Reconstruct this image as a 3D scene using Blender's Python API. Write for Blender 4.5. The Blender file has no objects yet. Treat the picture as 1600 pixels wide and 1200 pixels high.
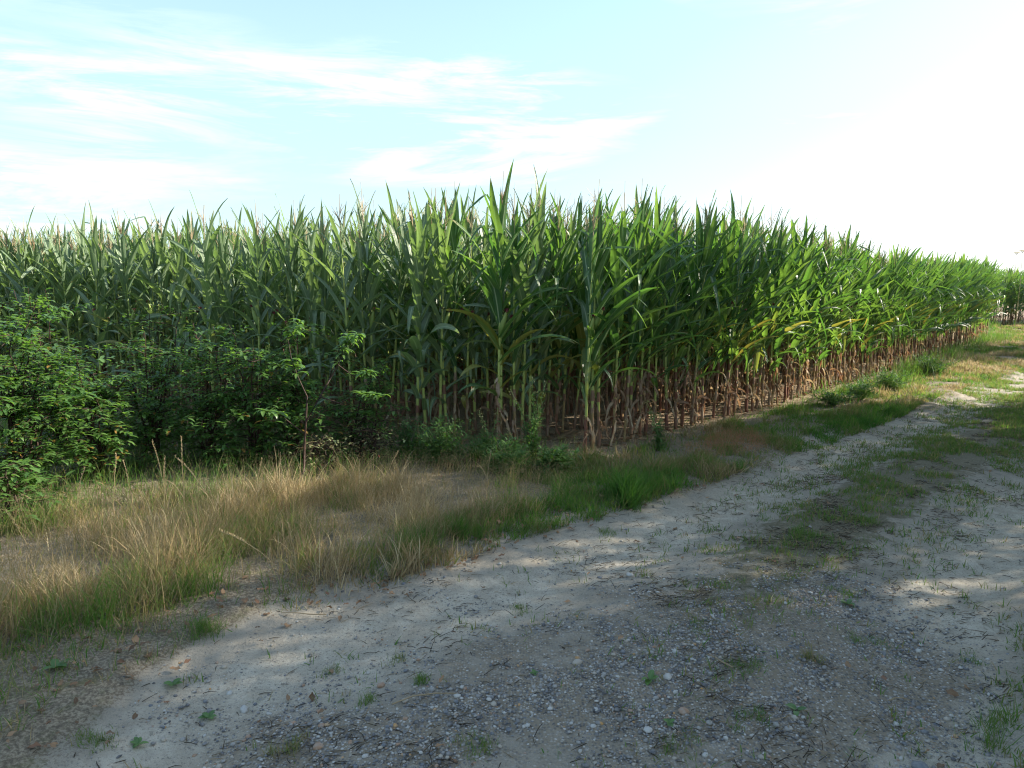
import bpy, math, random
import numpy as np
R = math.radians
rng = np.random.default_rng(7)
random.seed(7)
sc = bpy.context.scene
col = sc.collection

# ------------------------------------------------------------------ camera, light, exposure
CAM_H, FPX, HORIZON = 1.6, 1110.0, 445.0
PITCH = math.atan((600 - HORIZON) / FPX)
cam = bpy.data.cameras.new('camera')
cam.lens = FPX / 1600 * 36; cam.sensor_width = 36; cam.clip_start = 0.05; cam.clip_end = 3000
camo = bpy.data.objects.new('camera', cam); col.objects.link(camo)
camo.location = (0, 0, CAM_H); camo.rotation_euler = (math.pi / 2 - PITCH, 0, 0)
sc.camera = camo

SUN_AZ, SUN_EL = 76.0, 27.0        # azimuth clockwise from +y (towards +x)
sun_dir = np.array([math.sin(R(SUN_AZ)) * math.cos(R(SUN_EL)), math.cos(R(SUN_AZ)) * math.cos(R(SUN_EL)), math.sin(R(SUN_EL))])
sd = bpy.data.lights.new('sun', 'SUN'); sd.energy = 4.8; sd.angle = R(0.6); sd.color = (1.0, 0.91, 0.77)
so = bpy.data.objects.new('sun', sd); col.objects.link(so)
from mathutils import Vector
so.rotation_euler = Vector(sun_dir).to_track_quat('Z', 'Y').to_euler()

world = bpy.data.worlds.new('World'); sc.world = world; world.use_nodes = True
nt = world.node_tree; N = nt.nodes; L = nt.links
for n in list(N): N.remove(n)
out = N.new('ShaderNodeOutputWorld'); bg = N.new('ShaderNodeBackground')
sky = N.new('ShaderNodeTexSky'); sky.sky_type = 'NISHITA'; sky.sun_disc = False
sky.sun_elevation = R(SUN_EL); sky.sun_rotation = R(SUN_AZ); sky.altitude = 50
sky.air_density = 1.0; sky.dust_density = 0.5; sky.ozone_density = 1.2
bg.inputs['Strength'].default_value = 0.12
tc = N.new('ShaderNodeTexCoord')
CLOUD_A = (0.2, 1.3, 0.1); SKY_TINT = (0.96, 1.0, 0.95, 1)
# cirrus: noise on the direction projected on a high flat layer
sep = N.new('ShaderNodeSeparateXYZ'); L.new(tc.outputs['Generated'], sep.inputs[0])
def m(op, a, b=None, clamp=False):
    n = N.new('ShaderNodeMath'); n.operation = op; n.use_clamp = clamp
    for i, v in enumerate((a, b)):
        if v is None: continue
        if isinstance(v, (int, float)): n.inputs[i].default_value = v
        else: L.new(v, n.inputs[i])
    return n.outputs[0]
zz = m('ADD', m('MAXIMUM', sep.outputs[2], 0.0), 0.10)
cx = m('DIVIDE', sep.outputs[0], zz); cy = m('DIVIDE', sep.outputs[1], zz)
comb = N.new('ShaderNodeCombineXYZ'); L.new(cx, comb.inputs[0]); L.new(cy, comb.inputs[1])
def mapped(rot, scl, loc=(0, 0, 0)):
    mp = N.new('ShaderNodeMapping'); L.new(comb.outputs[0], mp.inputs[0])
    mp.inputs['Rotation'].default_value = (0, 0, R(rot)); mp.inputs['Scale'].default_value = scl; mp.inputs['Location'].default_value = loc
    return mp.outputs[0]
def noise(vec, scale, detail=6, rough=0.55, dist=0.0):
    n = N.new('ShaderNodeTexNoise'); L.new(vec, n.inputs['Vector'])
    n.inputs['Scale'].default_value = scale; n.inputs['Detail'].default_value = detail
    n.inputs['Roughness'].default_value = rough; n.inputs['Distortion'].default_value = dist
    return n.outputs['Fac']
def ramp(v, stops):
    r = N.new('ShaderNodeValToRGB'); L.new(v, r.inputs[0])
    e = r.color_ramp.elements
    while len(e) > 1: e.remove(e[-1])
    e[0].position = stops[0][0]; e[0].color = (*[stops[0][1]] * 3, 1)
    for p, c in stops[1:]:
        k = e.new(p); k.color = (c, c, c, 1)
    return r.outputs[0]
def dmap(rot, scl, loc):
    mp = N.new('ShaderNodeMapping'); L.new(tc.outputs['Generated'], mp.inputs[0])
    mp.inputs['Rotation'].default_value = (0, R(rot), 0); mp.inputs['Scale'].default_value = scl; mp.inputs['Location'].default_value = loc
    return mp.outputs[0]
big = ramp(noise(dmap(6, (1.6, 1.6, 6.0), CLOUD_A), 1.0, 3, 0.5, 0.3), [(0.42, 0), (0.58, 1)])
fine = ramp(noise(dmap(9, (2.6, 2.6, 19.0), (3.1, 0.2, 1.4)), 1.3, 10, 0.66, 0.5), [(0.45, 0), (0.66, 1)])
cl = m('MULTIPLY', big, fine)
dp = N.new('ShaderNodeVectorMath'); dp.operation = 'DOT_PRODUCT'; L.new(tc.outputs['Generated'], dp.inputs[0])
dp.inputs[1].default_value = tuple(sun_dir)
veil = ramp(m('ADD', m('SUBTRACT', sep.outputs[2], m('MULTIPLY', dp.outputs['Value'], 0.55)), 0.5), [(0.10, 0.95), (0.22, 0.55), (0.36, 0.15), (0.50, 0.0)])
glow = ramp(dp.outputs['Value'], [(0.7, 0.0), (0.88, 0.20), (0.96, 0.6), (1.0, 1.0)])
cov = m('MAXIMUM', m('MULTIPLY', cl, 0.72), m('MAXIMUM', veil, glow), True)
tintn = N.new('ShaderNodeMix'); tintn.data_type = 'RGBA'; tintn.blend_type = 'MULTIPLY'; tintn.inputs[0].default_value = 1
L.new(sky.outputs[0], tintn.inputs[6]); tintn.inputs[7].default_value = SKY_TINT
mix = N.new('ShaderNodeMix'); mix.data_type = 'RGBA'; L.new(cov, mix.inputs[0])
hz = N.new('ShaderNodeMix'); hz.data_type = 'RGBA'; L.new(ramp(sep.outputs[2], [(0.0, 0.85), (0.20, 0.75), (0.48, 0.05)]), hz.inputs[0])   # pale cyan summer haze
L.new(tintn.outputs[2], hz.inputs[6]); hz.inputs[7].default_value = (1.8, 2.45, 2.8, 1)
L.new(hz.outputs[2], mix.inputs[6]); mix.inputs[7].default_value = (4.2, 4.3, 4.3, 1)
L.new(mix.outputs[2], bg.inputs[0]); L.new(bg.outputs[0], out.inputs[0])

vs = sc.view_settings; vs.view_transform = 'Standard'; vs.look = 'None'; vs.exposure = 1.66; vs.gamma = 1.0; vs.use_curve_mapping = False
cy_ = sc.cycles
cy_.max_bounces = 6; cy_.diffuse_bounces = 3; cy_.glossy_bounces = 2; cy_.transmission_bounces = 4; cy_.transparent_max_bounces = 4
cy_.caustics_reflective = False; cy_.caustics_refractive = False; cy_.use_denoising = True; cy_.filter_width = 1.15; cy_.sample_clamp_indirect = 6

# ------------------------------------------------------------------ geometry of the photograph -> places on the ground
def gp(px, py, z=0.0):
    px = np.asarray(px, float); py = np.asarray(py, float)
    u = (px - 800) / FPX; v = -(py - 600) / FPX
    dx = u; dy = math.cos(PITCH) + v * math.sin(PITCH); dz = -math.sin(PITCH) + v * math.cos(PITCH)
    t = (z - CAM_H) / dz
    return np.stack([dx * t, dy * t], -1)
def gpl(pts): return np.array([gp(*p) for p in pts])

EDGE = gpl([(902, 722), (1000, 693), (1100, 667), (1200, 645), (1300, 612), (1400, 581), (1480, 554), (1545, 529), (1600, 515)])
t_edge = EDGE[-2] - EDGE[0]; t_edge /= np.linalg.norm(t_edge)
ROWLINE = np.vstack([EDGE[:-1], EDGE[-2] + t_edge * 45])
EDGE = np.vstack([EDGE[:-1], EDGE[-2] + [0.15, 1.3], gp(1549, 511) , gp(1600, 512), gp(1600, 512) + [12.0, 5.5], gp(1600, 512) + [60, 40]])
LEFT = gpl([(902, 722), (800, 722), (640, 710), (500, 694), (300, 660), (100, 634), (-100, 612), (-350, 590), (-800, 565)])
CORNER = EDGE[0]
FIELD = np.vstack([LEFT[::-1], EDGE[1:]])
FIELD_POLY = np.vstack([FIELD, [[70, 160], [-90, 160], [-90, LEFT[-1, 1]]]])
n_in = np.array([-t_edge[1], t_edge[0]])

def poly_dist(P, line):
    P = np.atleast_2d(P); best = np.full(len(P), 1e9); arc = np.zeros(len(P)); sgn = np.zeros(len(P)); acc = 0
    for a, b in zip(line[:-1], line[1:]):
        d = b - a; l = np.linalg.norm(d)
        t = np.clip(((P - a) @ d) / (l * l), 0, 1); q = a + t[:, None] * d
        dd = np.linalg.norm(P - q, axis=1); k = dd < best
        s = d[0] * (P[:, 1] - q[:, 1]) - d[1] * (P[:, 0] - q[:, 0])
        best[k] = dd[k]; arc[k] = (acc + t * l)[k]; sgn[k] = np.sign(s[k]); acc += l
    return best, arc, sgn
def inpoly(P, poly):
    x, y = P[:, 0], P[:, 1]; r = np.zeros(len(P), bool); n = len(poly)
    for i in range(n):
        x1, y1 = poly[i]; x2, y2 = poly[(i + 1) % n]
        c = ((y1 > y) != (y2 > y)) & (x < (x2 - x1) * (y - y1) / (y2 - y1 + 1e-12) + x1)
        r ^= c
    return r
def hash2(ix, iy, s):
    h = (ix.astype(np.int64) * 374761393 + iy.astype(np.int64) * 668265263 + s * 1274126177) & 0xffffffff
    h = ((h ^ (h >> 13)) * 1274126177) & 0xffffffff
    return ((h ^ (h >> 16)) & 0xffff) / 65535.0
def vnoise(x, y, s=0):
    x = np.asarray(x, float); y = np.asarray(y, float)
    ix = np.floor(x); iy = np.floor(y); fx = x - ix; fy = y - iy
    fx = fx * fx * (3 - 2 * fx); fy = fy * fy * (3 - 2 * fy)
    a = hash2(ix, iy, s); b = hash2(ix + 1, iy, s); c = hash2(ix, iy + 1, s); d = hash2(ix + 1, iy + 1, s)
    return (a * (1 - fx) + b * fx) * (1 - fy) + (c * (1 - fx) + d * fx) * fy
def fbm(x, y, s=0, o=4):
    r = 0; a = 0.5; t = 0
    for i in range(o):
        r = r + a * vnoise(x * 2 ** i, y * 2 ** i, s + i * 17); t += a; a *= 0.55
    return r / t
def sstep(a, b, x): t = np.clip((x - a) / (b - a), 0, 1); return t * t * (3 - 2 * t)

TRACK_L = gpl([(-300, 1500), (60, 1290), (150, 1190), (235, 1090), (330, 1015), (450, 965), (570, 925), (700, 885), (800, 845), (930, 805), (1080, 765), (1200, 722), (1300, 688), (1400, 655), (1500, 612), (1600, 580)])
TRACK_L = np.vstack([TRACK_L, TRACK_L[-1] + t_edge * 40])
tr_w = 4.3
RUT1 = gpl([(0, 1400), (350, 1090), (620, 985), (800, 925), (1000, 850), (1180, 775), (1340, 705), (1480, 655), (1600, 605)])
RUT1 = np.vstack([RUT1, RUT1[-1] + t_edge * 30])
RUT2 = gpl([(1400, 1250), (1440, 1050), (1490, 930), (1560, 820), (1640, 745), (1800, 650)])
RUT2 = np.vstack([RUT2, RUT2[-1] + t_edge * 30])
MID = gpl([(1000, 1250), (1110, 1050), (1150, 930), (1250, 850), (1350, 780), (1470, 720), (1600, 665)])
MID = np.vstack([MID, MID[-1] + t_edge * 30])
GRAVEL = gpl([(250, 1230), (480, 1075), (640, 1000), (860, 975), (1010, 925), (1120, 900), (1280, 905), (1400, 960), (1500, 1100), (1570, 1230)])
RV = gpl([(1500, 1260), (1575, 1120), (1600, 1000), (1640, 870), (1750, 760), (1900, 680)])
RV = np.vstack([RV, RV[-1] + t_edge * 30])

def masks(P):
    dl, al, sl = poly_dist(P, TRACK_L)
    inside = np.where(sl < 0, dl, -dl)          # >0 on the track side
    wob = (fbm(P[:, 0] * 1.1, P[:, 1] * 1.1, 3) - 0.5)
    track = sstep(-0.22, 0.14, inside + wob * 0.9)
    dr, ar, sr = poly_dist(P, RV)
    right = np.where(sr < 0, dr, -dr)
    track = track * (1 - sstep(-0.15, 0.3, right + wob * 0.6))
    g = inpoly(P, GRAVEL)
    dg, _, _ = poly_dist(P, np.vstack([GRAVEL, GRAVEL[:1]]))
    gs = np.where(g, dg, -dg)
    grav = sstep(-0.6, 0.55, gs + (fbm(P[:, 0] * 2.2, P[:, 1] * 2.2, 9) - 0.5) * 1.8)
    d1, _, _ = poly_dist(P, RUT1); d2, _, _ = poly_dist(P, RUT2); dm, _, _ = poly_dist(P, MID)
    dist = np.linalg.norm(P, axis=1)
    wm = 0.38 + 0.03 * dist
    mid = np.exp(-(dm / wm) ** 2) * sstep(1.2, 5.5, dist)
    return dict(track=track, grav=grav * track, rut=np.exp(-(d1 / 0.32) ** 2) + np.exp(-(d2 / 0.36) ** 2), mid=mid, edge=inside, right=right, d=dist)
def height(P):
    P = np.atleast_2d(P)
    k = masks(P)
    z = (fbm(P[:, 0] * 0.5, P[:, 1] * 0.5, 21) - 0.5) * 0.10 + (fbm(P[:, 0] * 3, P[:, 1] * 3, 22) - 0.5) * 0.03
    z = z * (0.5 + 0.5 * (1 - k['track'])) - 0.045 * np.clip(k['rut'], 0, 1) * k['track'] + 0.05 * (1 - k['track']) + 0.03 * k['mid']
    fade = np.exp(-(k['d'] / 60) ** 2)
    return z * fade
def h1(x, y): return float(height(np.array([[x, y]]))[0])

# ------------------------------------------------------------------ mesh helpers (numpy)
class Geo:
    """quads + tris with a per-point colour attribute: r random, g across, b along, a kind"""
    def __init__(s): s.V = []; s.Q = []; s.T = []; s.A = []; s.MQ = []; s.MT = []; s.n = 0
    def add(s, V, Q=None, T=None, A=None, mat=0):
        V = np.asarray(V, float).reshape(-1, 3)
        A = np.zeros((len(V), 4)) if A is None else np.broadcast_to(np.asarray(A, float), (len(V), 4))
        s.V.append(V); s.A.append(A)
        if Q is not None and len(Q): Q = np.asarray(Q, np.int64); s.Q.append(Q + s.n); s.MQ.append(np.full(len(Q), mat))
        if T is not None and len(T): T = np.asarray(T, np.int64); s.T.append(T + s.n); s.MT.append(np.full(len(T), mat))
        s.n += len(V); return s
    def pack(s):
        z = lambda l, w, dt: np.concatenate(l) if l else np.zeros((0, w) if w > 1 else (0,), dt)
        return z(s.V, 3, float), z(s.Q, 4, np.int64), z(s.T, 3, np.int64), z(s.A, 4, float), z(s.MQ, 1, np.int64), z(s.MT, 1, np.int64)
    def merge(s, pk, V=None, A=None, mat=0):
        V0, Q, T, A0, _, _ = pk
        return s.add(V0 if V is None else V, Q, T, A0 if A is None else A, mat)
    def mesh(s, name, mats, smooth=True):
        V, Q, T, A, MQ, MT = s.pack()
        me = bpy.data.meshes.new(name)
        me.vertices.add(len(V)); me.vertices.foreach_set('co', V.astype(np.float32).ravel())
        nl = Q.size + T.size; me.loops.add(nl); me.loops.foreach_set('vertex_index', np.concatenate([Q.ravel(), T.ravel()]).astype(np.int32))
        me.polygons.add(len(Q) + len(T))
        st = np.concatenate([np.arange(len(Q)) * 4, Q.size + np.arange(len(T)) * 3]).astype(np.int32)
        me.polygons.foreach_set('loop_start', st)
        me.polygons.foreach_set('material_index', np.concatenate([MQ, MT]).astype(np.int32))
        me.polygons.foreach_set('use_smooth', np.full(len(st), smooth))
        me.update(calc_edges=True)
        at = me.attributes.new('tint', 'FLOAT_COLOR', 'POINT'); at.data.foreach_set('color', A.astype(np.float32).ravel())
        for mt in (mats if isinstance(mats, (list, tuple)) else [mats]): me.materials.append(mt)
        return me
def obj(name, me, parent=None, loc=None, **props):
    o = bpy.data.objects.new(name, me); col.objects.link(o)
    if parent is not None: o.parent = parent
    if loc is not None: o.location = loc
    for k, v in props.items(): o[k] = v
    return o
def empty(name, loc, label, cat, group=None, rz=0.0, scale=1.0):
    o = bpy.data.objects.new(name, None); col.objects.link(o); o.empty_display_size = 0.1
    o.location = loc; o.rotation_euler = (0, 0, rz); o.scale = (scale,) * 3 if np.isscalar(scale) else scale
    o['label'] = label; o['category'] = cat
    if group: o['group'] = group
    return o

def blade(base, az, el, length, width, droop, nseg=8, nx=4, fold=0.25, wav=0.0, twist=0.0, bend_az=0.0, kink=None, rnd=0.5, kind=0.0, prof='corn', rg=random, expo=1.6):
    """one leaf blade as an (nseg+1) x (nx+1) sheet"""
    P = []; p = np.array(base, float); step = length / nseg
    ph = rg.random() * 6; fr = 9 + rg.random() * 5
    for i in range(nseg + 1):
        t = i / nseg
        e = el - droop * t ** expo
        if kink and t > kink[0]: e -= kink[1]
        a = az + bend_az * t
        d = np.array([math.cos(e) * math.cos(a), math.cos(e) * math.sin(a), math.sin(e)])
        s = np.array([-math.sin(a), math.cos(a), 0.0]); nrm = np.cross(d, s)
        tw = twist * t
        s2 = s * math.cos(tw) + nrm * math.sin(tw); n2 = -s * math.sin(tw) + nrm * math.cos(tw)
        if prof == 'corn': w = min(1, 0.55 + t * 3.0) * (max(0, 1 - t) ** 0.72) if t > 0.35 else min(1, 0.55 + t * 3.0) * (1 - 0.35) ** 0.72 * (1 + 0.0 * t)
        elif prof == 'oval': w = max(0, math.sin(math.pi * min(1, t ** 0.8))) ** 0.8
        else: w = (1 - t) ** 0.6
        if prof == 'corn': w /= 0.733
        w *= width / 2
        for j in range(nx + 1):
            q = -1 + 2 * j / nx
            P.append(p + s2 * q * w * math.cos(fold) - n2 * abs(q) * w * math.sin(fold) * -1 + n2 * wav * width * abs(q) * math.sin(ph + fr * t + (1.7 if q > 0 else 0)))
        if i < nseg: p = p + d * step
    V = np.array(P); m_ = nx + 1
    i0 = (np.arange(nseg)[:, None] * m_ + np.arange(nx)[None]).ravel()
    Q = np.stack([i0, i0 + 1, i0 + 1 + m_, i0 + m_], 1)
    ac = np.tile(np.linspace(0, 1, m_), nseg + 1); al = np.repeat(np.linspace(0, 1, nseg + 1), m_)
    A = np.stack([np.full(len(V), rnd), ac, al, np.full(len(V), kind)], 1)
    return V, Q, A
def tube(path, rad, k=6, rnd=0.5, kind=0.0, cap=True):
    path = np.asarray(path, float); n = len(path); rad = np.broadcast_to(np.asarray(rad, float), (n,))
    d = np.gradient(path, axis=0); d /= np.linalg.norm(d, axis=1)[:, None] + 1e-9
    ref = np.where(np.abs(d[:, 2:3]) > 0.9, np.array([[1.0, 0, 0]]), np.array([[0, 0, 1.0]]))
    u = np.cross(d, ref); u /= np.linalg.norm(u, axis=1)[:, None]; v = np.cross(d, u)
    a = np.arange(k) * 2 * math.pi / k
    V = path[:, None] + rad[:, None, None] * (np.cos(a)[None, :, None] * u[:, None] + np.sin(a)[None, :, None] * v[:, None])
    V = V.reshape(-1, 3)
    i = np.arange(n - 1)[:, None] * k; j = np.arange(k)[None]; j2 = (j + 1) % k
    Q = np.stack([i + j, i + j2, i + k + j2, i + k + j], -1).reshape(-1, 4)
    A = np.zeros((len(V), 4)); A[:, 0] = rnd; A[:, 1] = np.tile(np.arange(k) / k, n); A[:, 2] = np.repeat(np.linspace(0, 1, n), k); A[:, 3] = kind
    return V, Q, A

def leaves(P, az, el, L_, W, droop, rnd, kind=0.0, nseg=4, fold=.25, G=None):
    """many pointed-oval leaves at once, each nseg x 2 quads"""
    P = np.asarray(P, float); n = len(P); pos = P.copy(); rows = []; L_ = np.broadcast_to(L_, n); W = np.broadcast_to(W, n); droop = np.broadcast_to(droop, n)
    s = np.stack([-np.sin(az), np.cos(az), np.zeros(n)], 1)
    for i in range(nseg + 1):
        t = i / nseg; e = el - droop * t ** 1.5
        d = np.stack([np.cos(e) * np.cos(az), np.cos(e) * np.sin(az), np.sin(e)], 1); nr = np.cross(d, s)
        w = (max(0.0, math.sin(math.pi * t ** .8)) ** .8 + .02) * W / 2
        for q in (-1, 0, 1): rows.append(pos + s * (q * w * math.cos(fold))[:, None] + nr * (abs(q) * w * math.sin(fold))[:, None])
        pos = pos + d * (L_ / nseg)[:, None]
    V = np.stack(rows, 1); m_ = (nseg + 1) * 3
    q0 = np.array([[i * 3 + j, i * 3 + j + 1, i * 3 + j + 4, i * 3 + j + 3] for i in range(nseg) for j in range(2)])
    A = np.zeros((n, m_, 4)); A[:, :, 0] = np.broadcast_to(rnd, n)[:, None]; A[:, :, 1] = np.tile([0, .5, 1], nseg + 1); A[:, :, 2] = np.repeat(np.linspace(0, 1, nseg + 1), 3); A[:, :, 3] = np.broadcast_to(kind, n)[:, None]
    G.add(V.reshape(-1, 3), (np.arange(n)[:, None, None] * m_ + q0[None]).reshape(-1, 4), None, A.reshape(-1, 4))

# ------------------------------------------------------------------ materials
class NT:
    def __init__(s, name):
        s.m = bpy.data.materials.new(name); s.m.use_nodes = True; s.t = s.m.node_tree; s.N = s.t.nodes; s.L = s.t.links
        for n in list(s.N): s.N.remove(n)
        s.o = s.N.new('ShaderNodeOutputMaterial')
        s.at = s.N.new('ShaderNodeAttribute'); s.at.attribute_name = 'tint'
        sp = s.N.new('ShaderNodeSeparateColor'); s.L.new(s.at.outputs['Color'], sp.inputs[0])
        s.r, s.g, s.b = sp.outputs; s.a = s.at.outputs['Alpha']
        s.geo = s.N.new('ShaderNodeNewGeometry'); s.pos = s.geo.outputs['Position']
        s.info = s.N.new('ShaderNodeObjectInfo')
    def plug(s, v, sock):
        if isinstance(v, (int, float)): sock.default_value = v
        elif isinstance(v, (tuple, list)): sock.default_value = tuple(v) if len(sock.default_value) == len(v) else (*v, 1)
        elif v is not None: s.L.new(v, sock)
    def math(s, op, a, b=None, clamp=False):
        n = s.N.new('ShaderNodeMath'); n.operation = op; n.use_clamp = clamp; s.plug(a, n.inputs[0]); s.plug(b, n.inputs[1]); return n.outputs[0]
    def mix(s, f, a, b, mode='MIX'):
        n = s.N.new('ShaderNodeMix'); n.data_type = 'RGBA'; n.blend_type = mode; s.plug(f, n.inputs[0]); s.plug(a, n.inputs[6]); s.plug(b, n.inputs[7]); return n.outputs[2]
    def noise(s, vec, scale, detail=3, rough=0.5, dist=0):
        n = s.N.new('ShaderNodeTexNoise'); s.plug(vec, n.inputs['Vector']); n.inputs['Scale'].default_value = scale
        n.inputs['Detail'].default_value = detail; n.inputs['Roughness'].default_value = rough; n.inputs['Distortion'].default_value = dist; return n.outputs['Fac']
    def ss(s, v, a, b, lo=0.0, hi=1.0):
        n = s.N.new('ShaderNodeMapRange'); n.interpolation_type = 'SMOOTHSTEP'; s.plug(v, n.inputs[0]); n.inputs[1].default_value = a; n.inputs[2].default_value = b; n.inputs[3].default_value = lo; n.inputs[4].default_value = hi; return n.outputs[0]
    def pbsdf(s, colr, rough=0.5, spec=0.5, bump=None, bs=0.3, bd=0.01):
        p = s.N.new('ShaderNodeBsdfPrincipled'); s.plug(colr, p.inputs['Base Color']); s.plug(rough, p.inputs['Roughness']); p.inputs['Specular IOR Level'].default_value = spec
        if bump is not None:
            b = s.N.new('ShaderNodeBump'); s.plug(bump, b.inputs['Height']); b.inputs['Strength'].default_value = bs; b.inputs['Distance'].default_value = bd; s.L.new(b.outputs[0], p.inputs['Normal'])
        return p.outputs[0]
    def leafy(s, colr, trans, f, rough=0.45, spec=0.4, bump=None):
        p = s.pbsdf(colr, rough, spec, bump)
        t = s.N.new('ShaderNodeBsdfTranslucent'); s.plug(trans, t.inputs[0])
        mx = s.N.new('ShaderNodeMixShader'); mx.inputs[0].default_value = f; s.L.new(p, mx.inputs[1]); s.L.new(t.outputs[0], mx.inputs[2])
        return mx.outputs[0]
    def done(s, sh): s.L.new(sh, s.o.inputs[0]); return s.m

# corn leaf: dark to mid green, pale midrib, yellowing tip on some
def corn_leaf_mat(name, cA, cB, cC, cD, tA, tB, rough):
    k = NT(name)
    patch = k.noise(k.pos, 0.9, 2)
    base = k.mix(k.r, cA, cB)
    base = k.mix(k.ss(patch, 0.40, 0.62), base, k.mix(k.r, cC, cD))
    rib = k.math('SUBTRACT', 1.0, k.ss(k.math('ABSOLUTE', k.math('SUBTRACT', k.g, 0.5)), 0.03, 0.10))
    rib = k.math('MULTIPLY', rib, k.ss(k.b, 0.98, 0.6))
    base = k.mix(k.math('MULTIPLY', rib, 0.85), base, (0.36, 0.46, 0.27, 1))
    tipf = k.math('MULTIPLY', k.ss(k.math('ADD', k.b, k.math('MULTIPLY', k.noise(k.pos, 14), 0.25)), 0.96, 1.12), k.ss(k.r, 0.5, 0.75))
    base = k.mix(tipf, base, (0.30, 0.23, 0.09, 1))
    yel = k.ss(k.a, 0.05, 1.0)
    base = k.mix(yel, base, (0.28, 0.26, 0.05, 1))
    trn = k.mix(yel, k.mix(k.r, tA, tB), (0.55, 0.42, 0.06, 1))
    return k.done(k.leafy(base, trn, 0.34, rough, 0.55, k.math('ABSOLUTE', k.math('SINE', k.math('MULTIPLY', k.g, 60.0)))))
M_LEAF = corn_leaf_mat('corn_leaf', (0.034, 0.095, 0.040, 1), (0.080, 0.155, 0.050, 1), (0.050, 0.115, 0.052, 1), (0.095, 0.172, 0.066, 1), (0.10, 0.27, 0.03, 1), (0.25, 0.43, 0.05, 1), 0.38)
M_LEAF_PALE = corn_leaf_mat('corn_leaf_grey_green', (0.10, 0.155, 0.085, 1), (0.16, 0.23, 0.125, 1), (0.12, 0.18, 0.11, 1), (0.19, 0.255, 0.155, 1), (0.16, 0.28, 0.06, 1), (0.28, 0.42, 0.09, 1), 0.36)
k = NT('dry_corn_leaf')
c = k.mix(k.r, (0.19, 0.085, 0.06, 1), (0.42, 0.34, 0.23, 1)); c = k.mix(k.ss(k.noise(k.pos, 5), 0.50, 0.72, 0, .6), c, (0.28, 0.13, 0.065, 1)); c = k.mix(k.ss(k.noise(k.pos, 40), 0.50, 0.75, 0, .5), c, (0.14, 0.08, 0.05, 1))
M_DRY = k.done(k.leafy(c, k.mix(k.r, (0.40, 0.18, 0.08, 1), (0.5, 0.38, 0.2, 1)), 0.25, 0.7, 0.2))
k = NT('corn_stalk')
c = k.mix(k.ss(k.b, 0.05, 0.34), k.mix(k.r, (0.13, 0.05, 0.04, 1), (0.30, 0.20, 0.09, 1)), k.mix(k.r, (0.22, 0.30, 0.07, 1), (0.38, 0.44, 0.12, 1)))
c = k.mix(k.ss(k.noise(k.pos, 25), 0.5, 0.75, 0, 0.5), c, (0.40, 0.34, 0.18, 1))
M_STALK = k.done(k.leafy(c, (0.4, 0.5, 0.1, 1), 0.12, 0.45, 0.4))
k = NT('corn_tassel')
M_TASSEL = k.done(k.leafy(k.mix(k.r, (0.40, 0.30, 0.19, 1), (0.55, 0.49, 0.30, 1)), (0.6, 0.45, 0.25, 1), 0.25, 0.7, 0.2))
k = NT('ear_husk')
M_HUSK = k.done(k.leafy(k.mix(k.b, (0.16, 0.27, 0.06, 1), (0.28, 0.33, 0.09, 1)), (0.35, 0.45, 0.08, 1), 0.2, 0.5, 0.4))
k = NT('ear_silk')
M_SILK = k.done(k.pbsdf(k.mix(k.r, (0.09, 0.018, 0.012, 1), (0.22, 0.05, 0.055, 1)), 0.6, 0.3))
def leaf_mat(name, c0, c1, t0, t1, f=0.35, rough=0.4, odd=None, midrib=0.4):
    k = NT(name)
    c = k.mix(k.r, c0, c1); t = k.mix(k.r, t0, t1)
    if midrib: c = k.mix(k.math('MULTIPLY', k.ss(k.math('ABSOLUTE', k.math('SUBTRACT', k.g, 0.5)), 0.08, 0.0), midrib), c, (0.25, 0.32, 0.12, 1))
    if odd: c = k.mix(k.a, c, odd); t = k.mix(k.a, t, odd)
    return k.done(k.leafy(c, t, f, rough, 0.4))
M_CHERRY = leaf_mat('cherry_leaf', (0.036, 0.095, 0.028, 1), (0.12, 0.215, 0.062, 1), (0.14, 0.32, 0.03, 1), (0.28, 0.5, 0.06, 1), 0.42, 0.36, (0.32, 0.19, 0.05, 1))
M_PALE = leaf_mat('wilted_leaf', (0.16, 0.12, 0.07, 1), (0.30, 0.36, 0.16, 1), (0.4, 0.3, 0.1, 1), (0.4, 0.45, 0.12, 1), 0.3, 0.5, (0.30, 0.09, 0.06, 1))
M_WEED = leaf_mat('weed_leaf', (0.040, 0.100, 0.035, 1), (0.11, 0.20, 0.06, 1), (0.08, 0.2, 0.02, 1), (0.2, 0.4, 0.04, 1), 0.32, 0.45, (0.30, 0.26, 0.12, 1))
M_OAK = leaf_mat('oak_leaf', (0.03, 0.075, 0.015, 1), (0.07, 0.13, 0.03, 1), (0.08, 0.2, 0.02, 1), (0.15, 0.3, 0.03, 1), 0.3, 0.45)
def simple(name, c0, c1, rough=0.8, scale=8, spec=0.2, bump=True):
    k = NT(name); nz = k.noise(k.pos, scale, 5, 0.6)
    return k.done(k.pbsdf(k.mix(k.ss(nz, 0.3, 0.7), c0, c1), rough, spec, nz if bump else None, 0.5, 0.02))
M_BARK = simple('bark', (0.07, 0.05, 0.035, 1), (0.18, 0.14, 0.10, 1))
M_TWIG = simple('twig_bark', (0.025, 0.015, 0.012, 1), (0.065, 0.038, 0.028, 1), 0.6, 20)
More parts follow.
